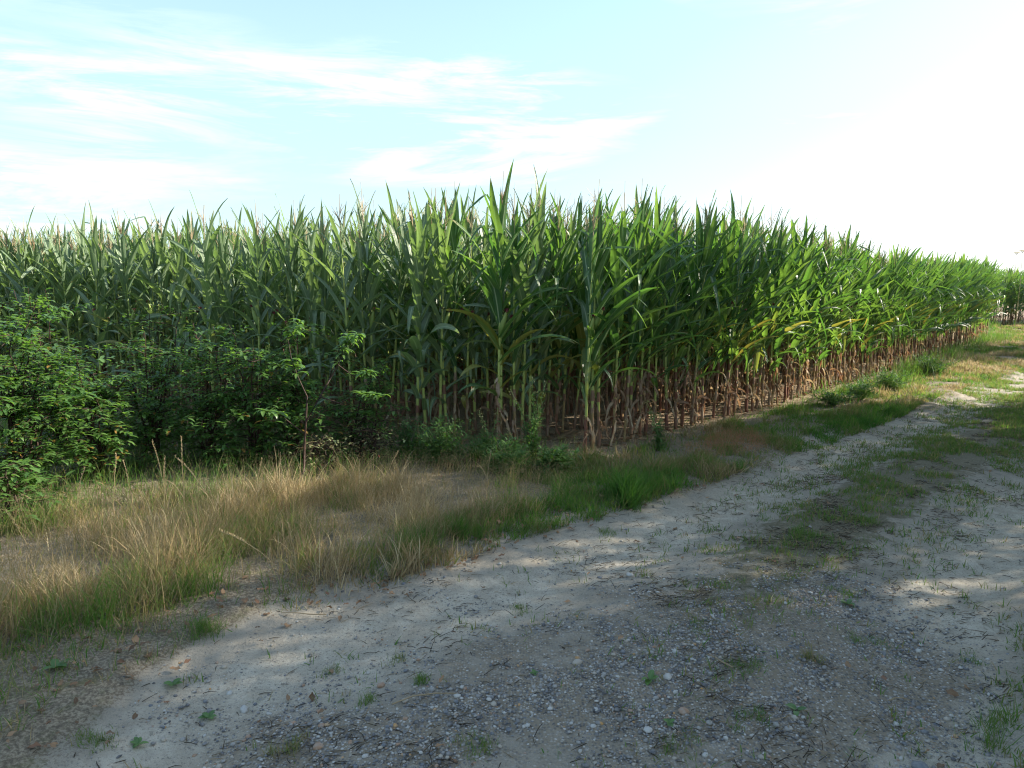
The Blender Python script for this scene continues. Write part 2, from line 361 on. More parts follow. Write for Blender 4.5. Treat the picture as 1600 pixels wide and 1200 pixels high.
def grass_mat(name, stops, tstops, f=0.35, rough=0.6):
    k = NT(name)
    def rr(st):
        r = k.N.new('ShaderNodeValToRGB'); k.L.new(k.r, r.inputs[0]); e = r.color_ramp.elements
        e[0].position = st[0][0]; e[0].color = (*st[0][1], 1); e[1].position = st[-1][0]; e[1].color = (*st[-1][1], 1)
        for p, c in st[1:-1]: x = e.new(p); x.color = (*c, 1)
        return r.outputs[0]
    return k.done(k.leafy(rr(stops), rr(tstops), f, rough, 0.25))
# r: 0 fresh green ... 1 bleached straw
GS = [(0.0, (0.045, 0.115, 0.022)), (0.3, (0.085, 0.15, 0.035)), (0.5, (0.15, 0.16, 0.06)), (0.7, (0.27, 0.20, 0.10)), (0.9, (0.35, 0.265, 0.145)), (1.0, (0.50, 0.41, 0.25))]
GT = [(0.0, (0.12, 0.34, 0.03)), (0.3, (0.22, 0.40, 0.05)), (0.5, (0.30, 0.32, 0.08)), (0.7, (0.42, 0.30, 0.13)), (1.0, (0.6, 0.5, 0.3))]
M_GRASS = grass_mat('grass_blade', GS, GT)
k = NT('pebble')
r1 = k.N.new('ShaderNodeValToRGB'); k.L.new(k.r, r1.inputs[0]); e = r1.color_ramp.elements; r1.color_ramp.interpolation = 'CONSTANT'
PC = [(0, (0.085, 0.085, 0.09)), (0.2, (0.19, 0.185, 0.18)), (0.4, (0.28, 0.27, 0.25)), (0.55, (0.13, 0.14, 0.155)), (0.68, (0.36, 0.32, 0.26)), (0.80, (0.42, 0.41, 0.38)), (0.90, (0.30, 0.19, 0.12)), (0.955, (0.44, 0.42, 0.38)), (0.985, (0.42, 0.24, 0.09))]
e[0].color = (*PC[0][1], 1); e[1].position = PC[1][0]; e[1].color = (*PC[1][1], 1)
for p, c in PC[2:]: x = e.new(p); x.color = (*c, 1)
pn = k.noise(k.pos, 60, 3)
pc = k.mix(k.ss(pn, 0.35, 0.7, 0, 0.45), r1.outputs[0], (0.33, 0.31, 0.28, 1))
M_PEB = k.done(k.pbsdf(pc, 0.7, 0.3, pn, 0.3, 0.003))
M_LITTER = leaf_mat('fallen_leaf', (0.10, 0.055, 0.03, 1), (0.33, 0.20, 0.11, 1), (0.3, 0.15, 0.06, 1), (0.4, 0.25, 0.1, 1), 0.15, 0.65, (0.21, 0.11, 0.06, 1), 0.2)

# ------------------------------------------------------------------ ground: one sheet to the horizon
def build_ground():
    rad = np.concatenate([np.linspace(0.02, 1.2, 12)[:-1], np.geomspace(1.2, 30, 620), np.geomspace(31, 1500, 60)])
    front = np.linspace(-52, 52, 900); rest = np.linspace(52, 308, 130)[1:-1]
    ang = np.radians(np.concatenate([front, rest]))
    nr, na = len(rad), len(ang)
    X = rad[:, None] * np.sin(ang)[None]; Y = rad[:, None] * np.cos(ang)[None]
    P = np.stack([X.ravel(), Y.ravel()], 1)
    k = masks(P); z = height(P)
    nearf = np.exp(-(k['d'] / 14) ** 2)
    z = z + nearf * ((fbm(P[:, 0] * 14, P[:, 1] * 14, 31, 3) - 0.5) * 0.014)
    V = np.column_stack([P, z])
    V = np.vstack([V, [[0, 0, 0]]])
    i = np.arange(nr - 1)[:, None] * na; j = np.arange(na)[None]; j2 = (j + 1) % na
    Q = np.stack([i + j, i + na + j, i + na + j2, i + j2], -1).reshape(-1, 4)
    T = np.stack([np.full(na, len(V) - 1), np.arange(na), (np.arange(na) + 1) % na], 1)
    dL, _, sL = poly_dist(P, FIELD)
    corn = sstep(-0.35, 0.15, np.where(inpoly(P, FIELD_POLY), dL, -dL))
    A = np.stack([k['track'], k['grav'], corn, np.clip(k['mid'], 0, 1) - .8 * np.clip(k['rut'], 0, 1) * k['track']], 1); A = np.vstack([A, A[:1]])
    g = Geo(); g.add(V, Q, T, A)
    k = NT('ground_sand_and_soil')
    n1 = k.noise(k.pos, 1.6, 6, 0.6); n2 = k.noise(k.pos, 11, 5, 0.65); n3 = k.noise(k.pos, 75, 4, 0.7); n4 = k.noise(k.pos, 260, 2, 0.7)
    sand = k.mix(k.ss(n2, 0.35, 0.7), (0.42, 0.37, 0.285, 1), (0.58, 0.52, 0.41, 1))
    sand = k.mix(k.ss(n1, 0.45, 0.75, 0, 0.6), sand, (0.33, 0.27, 0.19, 1))
    n5 = k.noise(k.pos, 130, 3, 0.75); n6 = k.noise(k.pos, 420, 2, 0.8)
    sand = k.mix(k.ss(n3, 0.54, 0.66, 0, 0.75), sand, (0.13, 0.115, 0.095, 1))
    sand = k.mix(k.ss(n5, 0.56, 0.68, 0, 0.65), sand, (0.15, 0.14, 0.125, 1))
    sand = k.mix(k.ss(n4, 0.58, 0.68, 0, 0.6), sand, (0.56, 0.53, 0.47, 1))
    sand = k.mix(k.ss(n6, 0.35, 0.65, 0.30, 0), sand, (0.10, 0.09, 0.08, 1))
    # dark organic crust in patches
    crust = k.math('MULTIPLY', k.ss(n1, 0.46, 0.62), k.ss(n2, 0.44, 0.58))
    sand = k.mix(k.math('MULTIPLY', crust, k.ss(k.a, -0.6, 0.1, 0.08, 0.62)), sand, (0.14, 0.12, 0.09, 1))
    sand = k.mix(k.ss(k.a, -0.65, -0.05, 0.0, 0.45), sand, (0.21, 0.19, 0.155, 1))
    vo = k.N.new('ShaderNodeTexVoronoi'); k.L.new(k.pos, vo.inputs['Vector']); vo.inputs['Scale'].default_value = 85
    vsep = k.N.new('ShaderNodeSeparateColor'); k.L.new(vo.outputs['Color'], vsep.inputs[0])
    gr = k.mix(k.ss(vsep.outputs[0], 0.2, 0.95), (0.115, 0.11, 0.105, 1), (0.37, 0.345, 0.30, 1))
    gr = k.mix(k.ss(vsep.outputs[1], 0.90, 0.98), gr, (0.6, 0.58, 0.55, 1))
    gr = k.mix(k.ss(vo.outputs['Distance'], 0.25, 0.6), gr, (0.24, 0.20, 0.145, 1))
    gmask = k.ss(k.math('ADD', k.g, k.math('MULTIPLY', k.math('SUBTRACT', n2, 0.5), 1.6)), 0.25, 1.0)
    c = k.mix(gmask, sand, gr)
    moss = k.mix(k.ss(n3, 0.4, 0.65), (0.095, 0.088, 0.05, 1), (0.19, 0.165, 0.11, 1))
    c = k.mix(k.ss(k.math('ADD', k.a, k.math('MULTIPLY', k.math('SUBTRACT', n2, 0.5), 1.8)), 0.35, 0.75, 0, 0.85), c, moss)
    soil = k.mix(k.ss(n3, 0.38, 0.66), (0.13, 0.105, 0.075, 1), (0.32, 0.27, 0.19, 1))
    soil = k.mix(k.ss(n2, 0.5, 0.66, 0, 0.6), soil, (0.12, 0.12, 0.055, 1))
    c = k.mix(k.ss(k.math('ADD', k.r, k.math('MULTIPLY', k.math('SUBTRACT', n3, 0.5), 0.8)), 0.3, 0.7), soil, c)
    cs = k.mix(k.ss(n3, 0.45, 0.60), (0.16, 0.12, 0.08, 1), (0.42, 0.32, 0.21, 1))
    c = k.mix(k.b, c, cs)
    bh = k.math('ADD', k.math('MULTIPLY', n3, 0.6), k.math('MULTIPLY', k.math('MULTIPLY', vo.outputs['Distance'], -0.9), gmask))
    bh = k.math('ADD', bh, k.math('MULTIPLY', n2, 1.2)); bh = k.math('ADD', bh, k.math('MULTIPLY', n5, 0.5))
    mt = k.done(k.pbsdf(c, 0.9, 0.15, bh, 0.75, 0.018))
    obj('ground', g.mesh('ground', mt), kind='structure')
build_ground()

# ------------------------------------------------------------------ corn
WIND = -0.30
def corn_parts(seed, style, near=True):
    """style: 'open' (track side, broad leaves swept to the right), 'upright' (narrow leaves, left side)"""
    rg = random.Random(seed); G = {n: Geo() for n in ('stalk', 'foliage', 'dry_foliage', 'tassel', 'husk', 'silk')}
    H = (2.09 if style == 'open' else 2.02) * rg.uniform(0.97, 1.04)
    lean = (rg.uniform(-.04, .05), rg.uniform(-.03, .03))
    nn = 18; zn = [0.0] + [0.10 + (H - 0.10) * (i / nn) ** 0.93 for i in range(1, nn + 1)]
    def sp(z): t = z / H; return np.array([lean[0] * t * t, lean[1] * t * t, z])
    # stalk with nodes
    path = []; rad = []
    for i in range(nn):
        z0, z1 = zn[i], zn[i + 1]; r = 0.0135 * (1 - 0.72 * (z0 / H) ** 1.2)
        path += [sp(z0), sp(z0 + 0.012), sp(z0 + 0.03)] if near else [sp(z0)]
        rad += [r * 1.08, r * 1.28, r] if near else [r * 1.1]
    path.append(sp(H)); rad.append(0.003)
    V, Q, A = tube(path, rad, 7 if near else 3, rg.random()); G['stalk'].add(V, Q, None, A)
    plane = rg.uniform(0, math.pi) if style == 'upright' else rg.uniform(-0.9, 0.9)
    ns, nx = (9, 4) if near else (5, 2)
    for i in range(1, nn):
        z = zn[i] + 0.02; f = (z - 0.3) / (H - 0.3)
        side = i % 2
        az = plane + side * math.pi + rg.gauss(0, 0.35)
        if style == 'open':
            d = math.atan2(math.sin(az - WIND), math.cos(az - WIND))
            az = WIND + d * (0.42 if abs(d) < 2.0 else 0.62)
        base = sp(z); rnd = rg.random()
        dead = (f < 0.05 or (f < 0.26 and rg.random() < 0.42)) if style == 'open' else (f < 0.0 or (f < 0.16 and rg.random() < 0.35))
        if dead:     # dead lower leaves hanging along the stalk
            for _ in range((rg.choice([1, 2, 3]) if style == 'open' else rg.choice([1, 2, 3])) if near else (1 if style == 'open' else 2)):
                if rg.random() < 0.85:
                    el, dr_, ln = rg.uniform(-1.45, -.7), rg.uniform(.0, .6), rg.uniform(.10, .30)
                else: el, dr_, ln = rg.uniform(0.2, 1.1), rg.uniform(1.6, 3.2), rg.uniform(0.2, 0.42)
                V, Q, A = blade(base - [0, 0, rg.uniform(-.05, .1)], az + rg.gauss(0, 1.2), el, ln, rg.uniform(0.018, 0.042), dr_, ns, 2, 0.6, 0.35, rg.uniform(-4, 4), rg.uniform(-2, 2), rnd=rg.random(), expo=rg.uniform(.5, 1.2), rg=rg)
                V[:, 2] = np.maximum(V[:, 2], 0.004)
                G['dry_foliage'].add(V, Q, None, A)
            continue
        if style == 'open':
            w = rg.uniform(0.060, 0.088) * (0.8 + 0.5 * math.sin(math.pi * min(1, f * 1.0)))
            ln = (0.46 + 0.42 * math.sin(math.pi * min(1, f * 0.92))) * rg.uniform(0.82, 1.12)
            el = R(38 + 40 * f + rg.gauss(0, 9)); dr = (1.45 - 1.3 * f) * rg.uniform(0.4, 1.4) + 0.08
            bend = rg.gauss(0, .35)
        else:
            w = rg.uniform(0.058, 0.088) * (0.8 + 0.4 * math.sin(math.pi * min(1, f)))
            ln = (0.46 + 0.34 * math.sin(math.pi * min(1, f * 0.85))) * rg.uniform(0.82, 1.12)
            el = R(36 + 46 * f + rg.gauss(0, 8)); dr = (2.0 - 1.85 * f) * rg.uniform(0.4, 1.4) + 0.05
            bend = rg.gauss(0, .35)
        kink = (rg.uniform(.35, .7), rg.uniform(1.0, 2.0)) if rg.random() < (0.30 if f < 0.8 else 0.14) else None
        yel = rg.uniform(0.2, 0.8) if (f < 0.40 and rg.random() < 0.22) else (rg.uniform(0, .15) if f < .6 else 0)
        V, Q, A = blade(base, az, el, ln, w, dr, ns, nx, rg.uniform(0.25, 0.5), 0.06 if near else 0.0, rg.gauss(0, 0.5), bend, kink, rnd, yel, rg=rg, expo=1.5)
        V[:, 2] = np.maximum(V[:, 2], 0.006 + .02 * rg.random())
        G['foliage'].add(V, Q, None, A)
        if near:   # leaf sheath round the stalk below the blade
            r = 0.0135 * (1 - 0.72 * (z / H) ** 1.2) * 1.22
            V, Q, A = tube([sp(z - 0.13), sp(z - 0.05), sp(z + .01)], [r * .95, r, r * 1.15], 7, 0.75 if yel < .1 else 0.9); A[:, 2] = 0.9 if z > .5 else 0.3
            G['stalk'].add(V, Q, None, A)
    # withered sheaths wrapping the lowest joints
    for i in range(0, rg.choice([2, 3, 4, 4, 5])):
        if rg.random() < (.85 if style == 'open' else .45):
            z0 = zn[i] + .01; z1 = zn[i + 1] - rg.uniform(0, .03); r = 0.0135 * rg.uniform(1.15, 1.55)
            V, Q, A = tube([sp(z0), sp((z0 + z1) / 2) + [rg.gauss(0, .003), rg.gauss(0, .003), 0], sp(z1)], [r * .9, r, r * .75], 7 if near else 4, rg.random() * .7); G['dry_foliage'].add(V, Q, None, A)
    # tassel
    top = sp(H); tr = rg.random() * 0.7
    if rg.random() < 0.95:
        hh = rg.uniform(0.36, 0.52); rr = 0.0042 if near else 0.004
        pts = [top, top + [0, 0, hh * .4], top + [rg.gauss(0, .01), rg.gauss(0, .01), hh]]
        V, Q, A = tube(pts, [rr * .6, rr, rr * .5], 4 if near else 3, tr); G['tassel'].add(V, Q, None, A)
        for b in range(rg.randint(6, 10) if near else 4):
            z0 = rg.uniform(.08, .24); a = rg.uniform(0, 6.28); e = R(rg.uniform(50, 82)); l = rg.uniform(.12, .22)
            p0 = top + [0, 0, z0]; d = np.array([math.cos(a) * math.cos(e), math.sin(a) * math.cos(e), math.sin(e)])
            V, Q, A = tube([p0, p0 + d * l * .5, p0 + d * l + [d[0] * .03, d[1] * .03, -.015]], [rr * .45, rr * .8, rr * .4], 3, tr + rg.uniform(-.1, .2)); G['tassel'].add(V, Q, None, A)
    # ear in a husk
    for ei in range(1):
        z = zn[9] + rg.uniform(-.06, .06); a = plane + rg.uniform(-.5, .5) + (0 if style == 'open' else rg.choice([0, 3.14, -1.6]))
        e = R(rg.uniform(62, 78)); d = np.array([math.cos(a) * math.cos(e), math.sin(a) * math.cos(e), math.sin(e)]); p0 = sp(z) + d * 0.01
        l = rg.uniform(.19, .24)
        V, Q, A = tube([p0 + d * l * t for t in (0, .15, .4, .7, .92, 1)], [.010, .021, .027, .022, .012, .006], 8 if near else 4, rg.random()); G['husk'].add(V, Q, None, A)
        if near:
            for q in range(2):
                V, Q, A = blade(p0 + d * l * .8, a + q * 3 + rg.uniform(-.5, .5), e - .2, .10, .022, .5, 4, 2, .3, rnd=.5, rg=rg); G['husk'].add(V, Q, None, A)
        tip = p0 + d * l
        for q in range(9 if near else 3):
            aa = rg.uniform(0, 6.28); dd = np.array([math.cos(aa) * .6, math.sin(aa) * .6, .6])
            V, Q, A = tube([tip - d * .01, tip + dd * .022 + d * .01, tip + dd * .035 - [0, 0, rg.uniform(0, .04)]], [.007, .006, .003], 3, rg.random()); G['silk'].add(V, Q, None, A)
    return G
SLOTS = dict(stalk=M_STALK, foliage=M_LEAF, dry_foliage=M_DRY, tassel=M_TASSEL, husk=M_HUSK, silk=M_SILK)
VARS = {}
for st in ('open', 'upright'):
    VARS[st] = []
    for s in range(18):
        G = corn_parts(100 + s + (50 if st == 'open' else 0), st)
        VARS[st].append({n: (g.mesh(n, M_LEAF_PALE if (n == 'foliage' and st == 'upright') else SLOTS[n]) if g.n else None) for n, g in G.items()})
FAR = {st: [corn_parts(300 + s + (50 if st == 'open' else 0), st, False) for s in range(8)] for st in ('open', 'upright')}
FAR = {st: [{n: g.pack() for n, g in G.items() if g.n} for G in l] for st, l in FAR.items()}

# rows run along the track; keep what lies inside the field
cand = []
back = [ROWLINE[0] - t_edge * 22]
line = np.vstack([back, ROWLINE])
seg = np.diff(line, axis=0); sl = np.linalg.norm(seg, axis=1); cum = np.concatenate([[0], np.cumsum(sl)])
s_all = np.arange(0, cum[-1], 0.135)
for row in range(-14, 40):
    sj = s_all + rng.uniform(-.035, .035, len(s_all)) + row * 0.05
    i = np.clip(np.searchsorted(cum, sj) - 1, 0, len(seg) - 1)
    tt = (sj - cum[i])
    d = seg[i] / sl[i][:, None]
    p = line[i] + d * tt[:, None]
    nrm = np.column_stack([-d[:, 1], d[:, 0]])
    p = p + nrm * (row * 0.68 + 0.05 + rng.normal(0, .02, len(s_all)))[:, None]
    cand.append(np.column_stack([p, np.full(len(p), row), sj - cum[1]]))
cand = np.vstack(cand)
P = cand[:, :2]
dF, _, sF = poly_dist(P, FIELD); dLf, _, sLf = poly_dist(P, LEFT)
inside = inpoly(P, FIELD_POLY) & (dF > 0.03)
dist = np.linalg.norm(P, axis=1)
ang = np.degrees(np.arctan2(P[:, 0], P[:, 1]))
keep = inside & (ang > -58) & (((dF < 7.5) & (dist < 20)) | ((dF < 4.0) & (dist < 34)) | ((dF < 3.0) & (dist < 60)))
keep &= ~((dist > 24) & (rng.random(len(P)) < 0.25))
cand, P, dF, dist, ang, dLf = cand[keep], P[keep], dF[keep], dist[keep], ang[keep], dLf[keep]
PXX = 800 + FPX * P[:, 0] / (P[:, 1] * math.cos(PITCH))
score = dist + 2.6 * np.maximum(0, dF - 0.15) + np.where(np.abs(PXX - 800) > 900, 30, 0)
order = np.argsort(score)
NEAR = set(order[:300].tolist())
# second-row plants fill the near stuff with full detail too
scale_arc = [(0, .98), (1.5, .97), (3.0, .97), (5, 0.94), (8, 0.88), (12, 0.86), (20, 0.88), (60, 0.92)]
def plant_scale(i):
    if cand[i, 2] < 1 + 0 and cand[i, 3] > -0.5 or P[i, 0] > CORNER[0]:
        a = np.linalg.norm(P[i] - CORNER)
        s = np.interp(a, [q[0] for q in scale_arc], [q[1] for q in scale_arc])
    else:
        s = np.interp(PXX[i], [-200, 0, 300, 600, 900], [0.975, 0.975, 0.965, 0.965, 0.97])
    return s * random.uniform(0.94, 1.04)
def style_of(i):
    if P[i, 0] > 15.6 and P[i, 1] > 23.0 and cand[i, 2] < 3: return random.choice(['upright', 'open'])
    open_ = sstep(560, 960, PXX[i]) if True else 0
    return 'open' if random.random() < open_ else 'upright'

place_words = [(-9999, 120, 'behind the tall cherry shrubs at the left border'), (120, 300, 'behind the low leafy shrubs left of the bare sapling'),
               (300, 460, 'just behind the thick cherry bush in the middle of the shrubs'), (460, 600, 'behind the leaning sapling with the dark stem'),
               (600, 740, 'behind the bleached grass right of the last shrub'), (740, 880, 'behind the seeding grey-green weed near the field corner'),
               (880, 960, 'at the very corner of the field'), (960, 1090, 'beside the bare soil patch just past the corner'),
               (1090, 1190, 'behind the rusty seed-head grass'), (1190, 1310, 'where the lower leaves are sunlit and yellow'),
               (1310, 1430, 'beside the shaded green verge far up the track'), (1430, 9999, 'at the far end of the field edge')]
ORD = 'first second third fourth fifth sixth seventh eighth ninth tenth eleventh twelfth thirteenth fourteenth fifteenth sixteenth seventeenth eighteenth nineteenth twentieth'.split()
near_list = [i for i in order[:300]]
by_zone = {}
for i in near_list:
    for a, b, w in place_words:
        if a <= PXX[i] < b: by_zone.setdefault(w, []).append(i)
labels = {}
for w, l in by_zone.items():
    l.sort(key=lambda i: dF[i])
    nf = min(len(l), 12); front = sorted(l[:nf], key=lambda i: PXX[i])
    for q, i in enumerate(front): labels[i] = (f'{ORD[q]} maize stalk from the left in front, {w}', 'maize plants on the field edge')
    for i in l[nf:]: labels[i] = (f'green maize plant one or more rows deep, {w}', 'maize plants deeper in, ' + w)
MAXW = 16
G = Geo(); slot_names = list(SLOTS)
n_ind = 0
for i in order:
    x, y = P[i]; st = style_of(i); sc_ = plant_scale(i); rz = random.uniform(-.5, .5) if st == 'open' else random.uniform(-math.pi, math.pi)
    z = h1(x, y) - 0.01
    if i in NEAR:
        lab, grp = labels[i]
        w = lab.split()
        e = empty('maize_plant', (x, y, z), ' '.join(w[:MAXW]), 'maize plant', grp, rz, (sc_ * random.uniform(.95, 1.05), sc_ * random.uniform(.95, 1.05), sc_))
        e.rotation_euler = (random.gauss(0, .03), random.gauss(0, .03) + 0.01, rz)
        v = random.choice(VARS[st]); ear = None
        for n in ('stalk', 'foliage', 'dry_foliage', 'tassel'):
            if v[n]: obj(n, v[n], e)
        if random.random() < 0.75:
            ear = obj('ear', v['husk'], e); obj('silk', v['silk'], ear)
        n_ind += 1
    else:
        v = random.choice(FAR[st]); c_, s_ = math.cos(rz), math.sin(rz)
        for n, pk in v.items():
            if n in ('silk', 'husk') and dF[i] > 1.2: continue
            V = pk[0] * sc_; X = V[:, 0] * c_ - V[:, 1] * s_ + x; Y = V[:, 0] * s_ + V[:, 1] * c_ + y
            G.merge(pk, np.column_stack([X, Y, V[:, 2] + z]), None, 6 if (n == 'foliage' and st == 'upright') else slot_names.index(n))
print('corn individuals', n_ind, 'all', len(order))
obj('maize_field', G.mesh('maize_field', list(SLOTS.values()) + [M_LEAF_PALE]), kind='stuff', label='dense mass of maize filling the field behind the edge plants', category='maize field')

# ------------------------------------------------------------------ trees beside the track (they cast the shade)
def sweep_leaves(G, pts, n, size, rg, spread, droop=0.4, kind=0.0, flat=False):
    """n simple folded leaves (4 quads) scattered round pts"""
    idx = rg.integers(0, len(pts), n); c = pts[idx] + rg.normal(0, spread, (n, 3))
    az = rg.uniform(0, 2 * math.pi, n); el = rg.uniform(-1.0, 0.5, n) if not flat else rg.uniform(-.2, .2, n)
    L_ = size * rg.uniform(.7, 1.25, n); W = L_ * 0.5
    d = np.stack([np.cos(el) * np.cos(az), np.cos(el) * np.sin(az), np.sin(el)], 1)
    s = np.stack([-np.sin(az), np.cos(az), rg.uniform(-.4, .4, n)], 1); up = np.cross(d, s)
    rows = [(0, .12), (.45, 1.0), (1.0, .05)]
    V = np.zeros((n, 9, 3)); A = np.zeros((n, 9, 4)); r = rg.random(n)
    for a, (t, w) in enumerate(rows):
        for b, q in enumerate((-.5, 0, .5)):
            V[:, a * 3 + b] = c + d * (L_ * t)[:, None] + s * (W * w * q)[:, None] + up * (abs(q) * W * .3)[:, None] - np.array([0, 0, 1]) * (droop * L_ * t * t)[:, None]
            A[:, a * 3 + b] = np.stack([r, np.full(n, b / 2), np.full(n, t), np.full(n, kind)], 1)
    q0 = np.array([[0, 1, 4, 3], [1, 2, 5, 4], [3, 4, 7, 6], [4, 5, 8, 7]])
    G.add(V.reshape(-1, 3), (np.arange(n)[:, None, None] * 9 + q0[None]).reshape(-1, 4), None, A.reshape(-1, 4))
def tree_meshes(seed, H=8.0, rad=3.0, clear=1.6, nleaf=15000, lsize=0.13):
    rg = np.random.default_rng(seed); T = Geo(); C = Geo(); tips = []
    def grow(p, d, l, r, lvl):
        n = 5; pts = [p]; q = p.copy()
        for i in range(n):
            d = d + rg.normal(0, .10, 3) + np.array([0, 0, .03]); d /= np.linalg.norm(d); q = q + d * l / n; pts.append(q)
            if lvl >= 2: tips.append(q.copy())
        V, Q, A = tube(pts, np.linspace(r, r * .55, n + 1), 8 if lvl < 2 else 5); T.add(V, Q, None, A)
        if lvl < 3:
            for b in range(5 if lvl == 0 else 4):
                k = rg.integers(2, n + 1); a = rg.uniform(0, 6.28); v = np.array([math.cos(a), math.sin(a), rg.uniform(-.05, .7)])
                nd = d * .45 + v * .9; nd /= np.linalg.norm(nd); grow(pts[k].copy(), nd, l * rg.uniform(.5, .75), r * .5, lvl + 1)
    for b in range(1): grow(np.array([0, 0, -.1]), np.array([0, 0, 1.0]), H * .62, .16 * H / 8, 0)
    # twigs carry leaf clumps through an egg-shaped crown
    tips = np.array(tips); cz = (H + clear) / 2; hz = (H - clear) / 2; cl = []
    while len(cl) < 95:
        q = rg.uniform(-1, 1, 3); r_ = np.linalg.norm(q)
        if .25 < r_ < 1: cl.append(np.array([q[0] * rad, q[1] * rad, cz + q[2] * hz]))
    for c in cl:
        a = tips[np.argmin(np.linalg.norm(tips - c, axis=1))] if rg.random() < .8 else np.array([0, 0, c[2] * .7])
        mid = (a + c) / 2 + rg.normal(0, .08, 3); V, Q, A = tube([a, mid, c], [.03, .02, .008], 4); T.add(V, Q, None, A)
    sweep_leaves(C, np.array(cl), int(nleaf * .8), lsize, rg, .38)
    sweep_leaves(C, tips[tips[:, 2] > clear], int(nleaf * .25), lsize, rg, .2)
    return T.mesh('trunk', M_BARK), C.mesh('crown', M_OAK)
TREES = [tree_meshes(11, 7.5, 2.9, 1.0, 19000, .15), tree_meshes(12, 8.0, 3.0, .8, 21000, .15), tree_meshes(13, 7.5, 2.8, .9, 19000, .15)]
def tree(x, y, s, v, rz, lab):
    e = empty('oak_tree', (x, y, h1(x, y)), lab, 'tree', 'oaks along the track opposite the maize', rz, s)
    t, c = TREES[v]; obj('trunk', t, e); obj('crown', c, e)
tree(5.6, 2.2, 0.76, 0, 0.3, 'small oak beside the track closest to where one stands')
tree(8.9, 5.4, 0.79, 1, 1.9, 'broad oak opposite the dry grass')
tree(12.4, 8.7, 0.84, 2, 4.0, 'tall oak opposite the field corner')
tree(22.5, 18.6, 0.95, 1, 2.2, 'oak shading the grassy stretch far up the track')

# ------------------------------------------------------------------ cherry shrubs in front of the maize
def shrub(px, py, height_m, rad, seed, label, nstem=6, leafs=1500, lsize=.085, lean=(0, 0), low=0.10, M=None, name='cherry_shrub', cat='shrub', group='cherry shrubs in front of the maize', kind_p=0.03, tipsonly=False):
    rg = np.random.default_rng(seed); x, y = gp(px, py); z = h1(x, y)
    S = Geo(); C = Geo(); nodes = []
    for i in range(nstem):
        a = rg.uniform(0, 6.28); o = rad * rg.uniform(.1, .75)
        tgt = np.array([math.cos(a) * o + lean[0], math.sin(a) * o * .7 + lean[1], height_m * rg.choice([rg.uniform(.35, .7), rg.uniform(.6, 1.08)])])
        p0 = np.array([rg.normal(0, .06), rg.normal(0, .05), -.02]); n = 8
        pts = [p0 + (tgt - p0) * t + np.array([0, 0, .12 * math.sin(math.pi * t)]) + rg.normal(0, .012, 3) for t in np.linspace(0, 1, n + 1)]
        V, Q, A = tube(pts, np.linspace(.010, .0025, n + 1), 5); S.add(V, Q, None, A)
        nb = 13
        for b in range(nb):
            t = rg.uniform(low, 1.0); q = pts[int(t * n)]; a2 = rg.uniform(0, 6.28); e2 = rg.uniform(-.1, .8)
            l = rg.uniform(.18, .55) * (1.15 - .5 * t) * min(1.3, rad / .4)
            d = np.array([math.cos(a2) * math.cos(e2), math.sin(a2) * math.cos(e2), math.sin(e2)])
            m_ = 6; bp = [q + d * l * s - np.array([0, 0, .10 * l * s * s * 3]) for s in np.linspace(0, 1, m_ + 1)]
            V, Q, A = tube(bp, np.linspace(.004, .0012, m_ + 1), 3); S.add(V, Q, None, A)
            nodes.append((np.array(bp), a2))
        nodes.append((np.array(pts[n // 2:]), a))
    per = max(4, int(leafs * 1.4) // len(nodes)); PP = []; AZ = []
    for bp, a2 in nodes:
        t = rg.uniform(.08, 1, per) ** .8; f = t * (len(bp) - 1); i = np.minimum(f.astype(int), len(bp) - 2); PP.append(bp[i] * (1 - f + i)[:, None] + bp[i + 1] * (f - i)[:, None])
        AZ.append(a2 + rg.choice([-1, 1], per) * rg.uniform(.4, 1.4, per) + rg.normal(0, .4, per))
    PP = np.concatenate(PP) + rg.normal(0, .012, (len(nodes) * per, 3)); AZ = np.concatenate(AZ); n_ = len(PP)
    LL = lsize * .72 * rg.uniform(.45, 1.35, n_); kd = (rg.random(n_) < kind_p * np.where(PP[:, 2] < height_m * .4, 1.4, .1)).astype(float)
    leaves(PP, AZ, rg.uniform(-.35, .5, n_), LL, LL * rg.uniform(.34, .46, n_), rg.uniform(.2, 1.3, n_), np.clip(rg.random(n_) * .8 + rg.normal(.1, .1, n_), 0, 1), kd, 4, .25, C)
    e = empty(name, (x, y, z), label, cat, group)
    obj('stem', S.mesh('stem', M_TWIG), e); obj('foliage', C.mesh('foliage', M or M_CHERRY), e)
shrub(-60, 790, 1.72, .62, 1, 'tallest cherry shrub cut off by the left border of the view', 10, 3000, .09)
shrub(45, 775, 1.48, .55, 2, 'tall dark cherry shrub beside the leftmost one', 10, 2800, .09)
shrub(150, 755, 1.18, .46, 3, 'rounded cherry shrub with red-brown dead leaves near its foot', 9, 2000, .085, kind_p=.06)
shrub(245, 735, 1.12, .44, 4, 'low dark cherry shrub in front of lit maize stalks', 8, 1800, .08)
shrub(330, 730, 1.26, .46, 5, 'upright cherry shrub with many light green shoots', 10, 2200, .08)
shrub(405, 735, 1.30, .42, 6, 'cherry shrub between the light-shooted one and the leaning sapling', 9, 1900, .085)
shrub(470, 728, 1.20, .46, 7, 'dense cherry shrub with blackish leaves near the middle', 9, 1900, .085)
shrub(560, 722, .98, .40, 15, 'last dark green cherry shrub before the open maize stalks', 8, 1300, .08)
shrub(-250, 780, 1.8, .6, 8, 'cherry shrub beyond the left border of the view', 8, 1700, .09)
shrub(90, 715, 1.55, .5, 9, 'cherry shrub standing behind the front row, left side', 8, 1800, .085)
shrub(250, 695, 1.35, .5, 10, 'thin cherry shrub in the back between maize and low shrub', 8, 1200, .08)
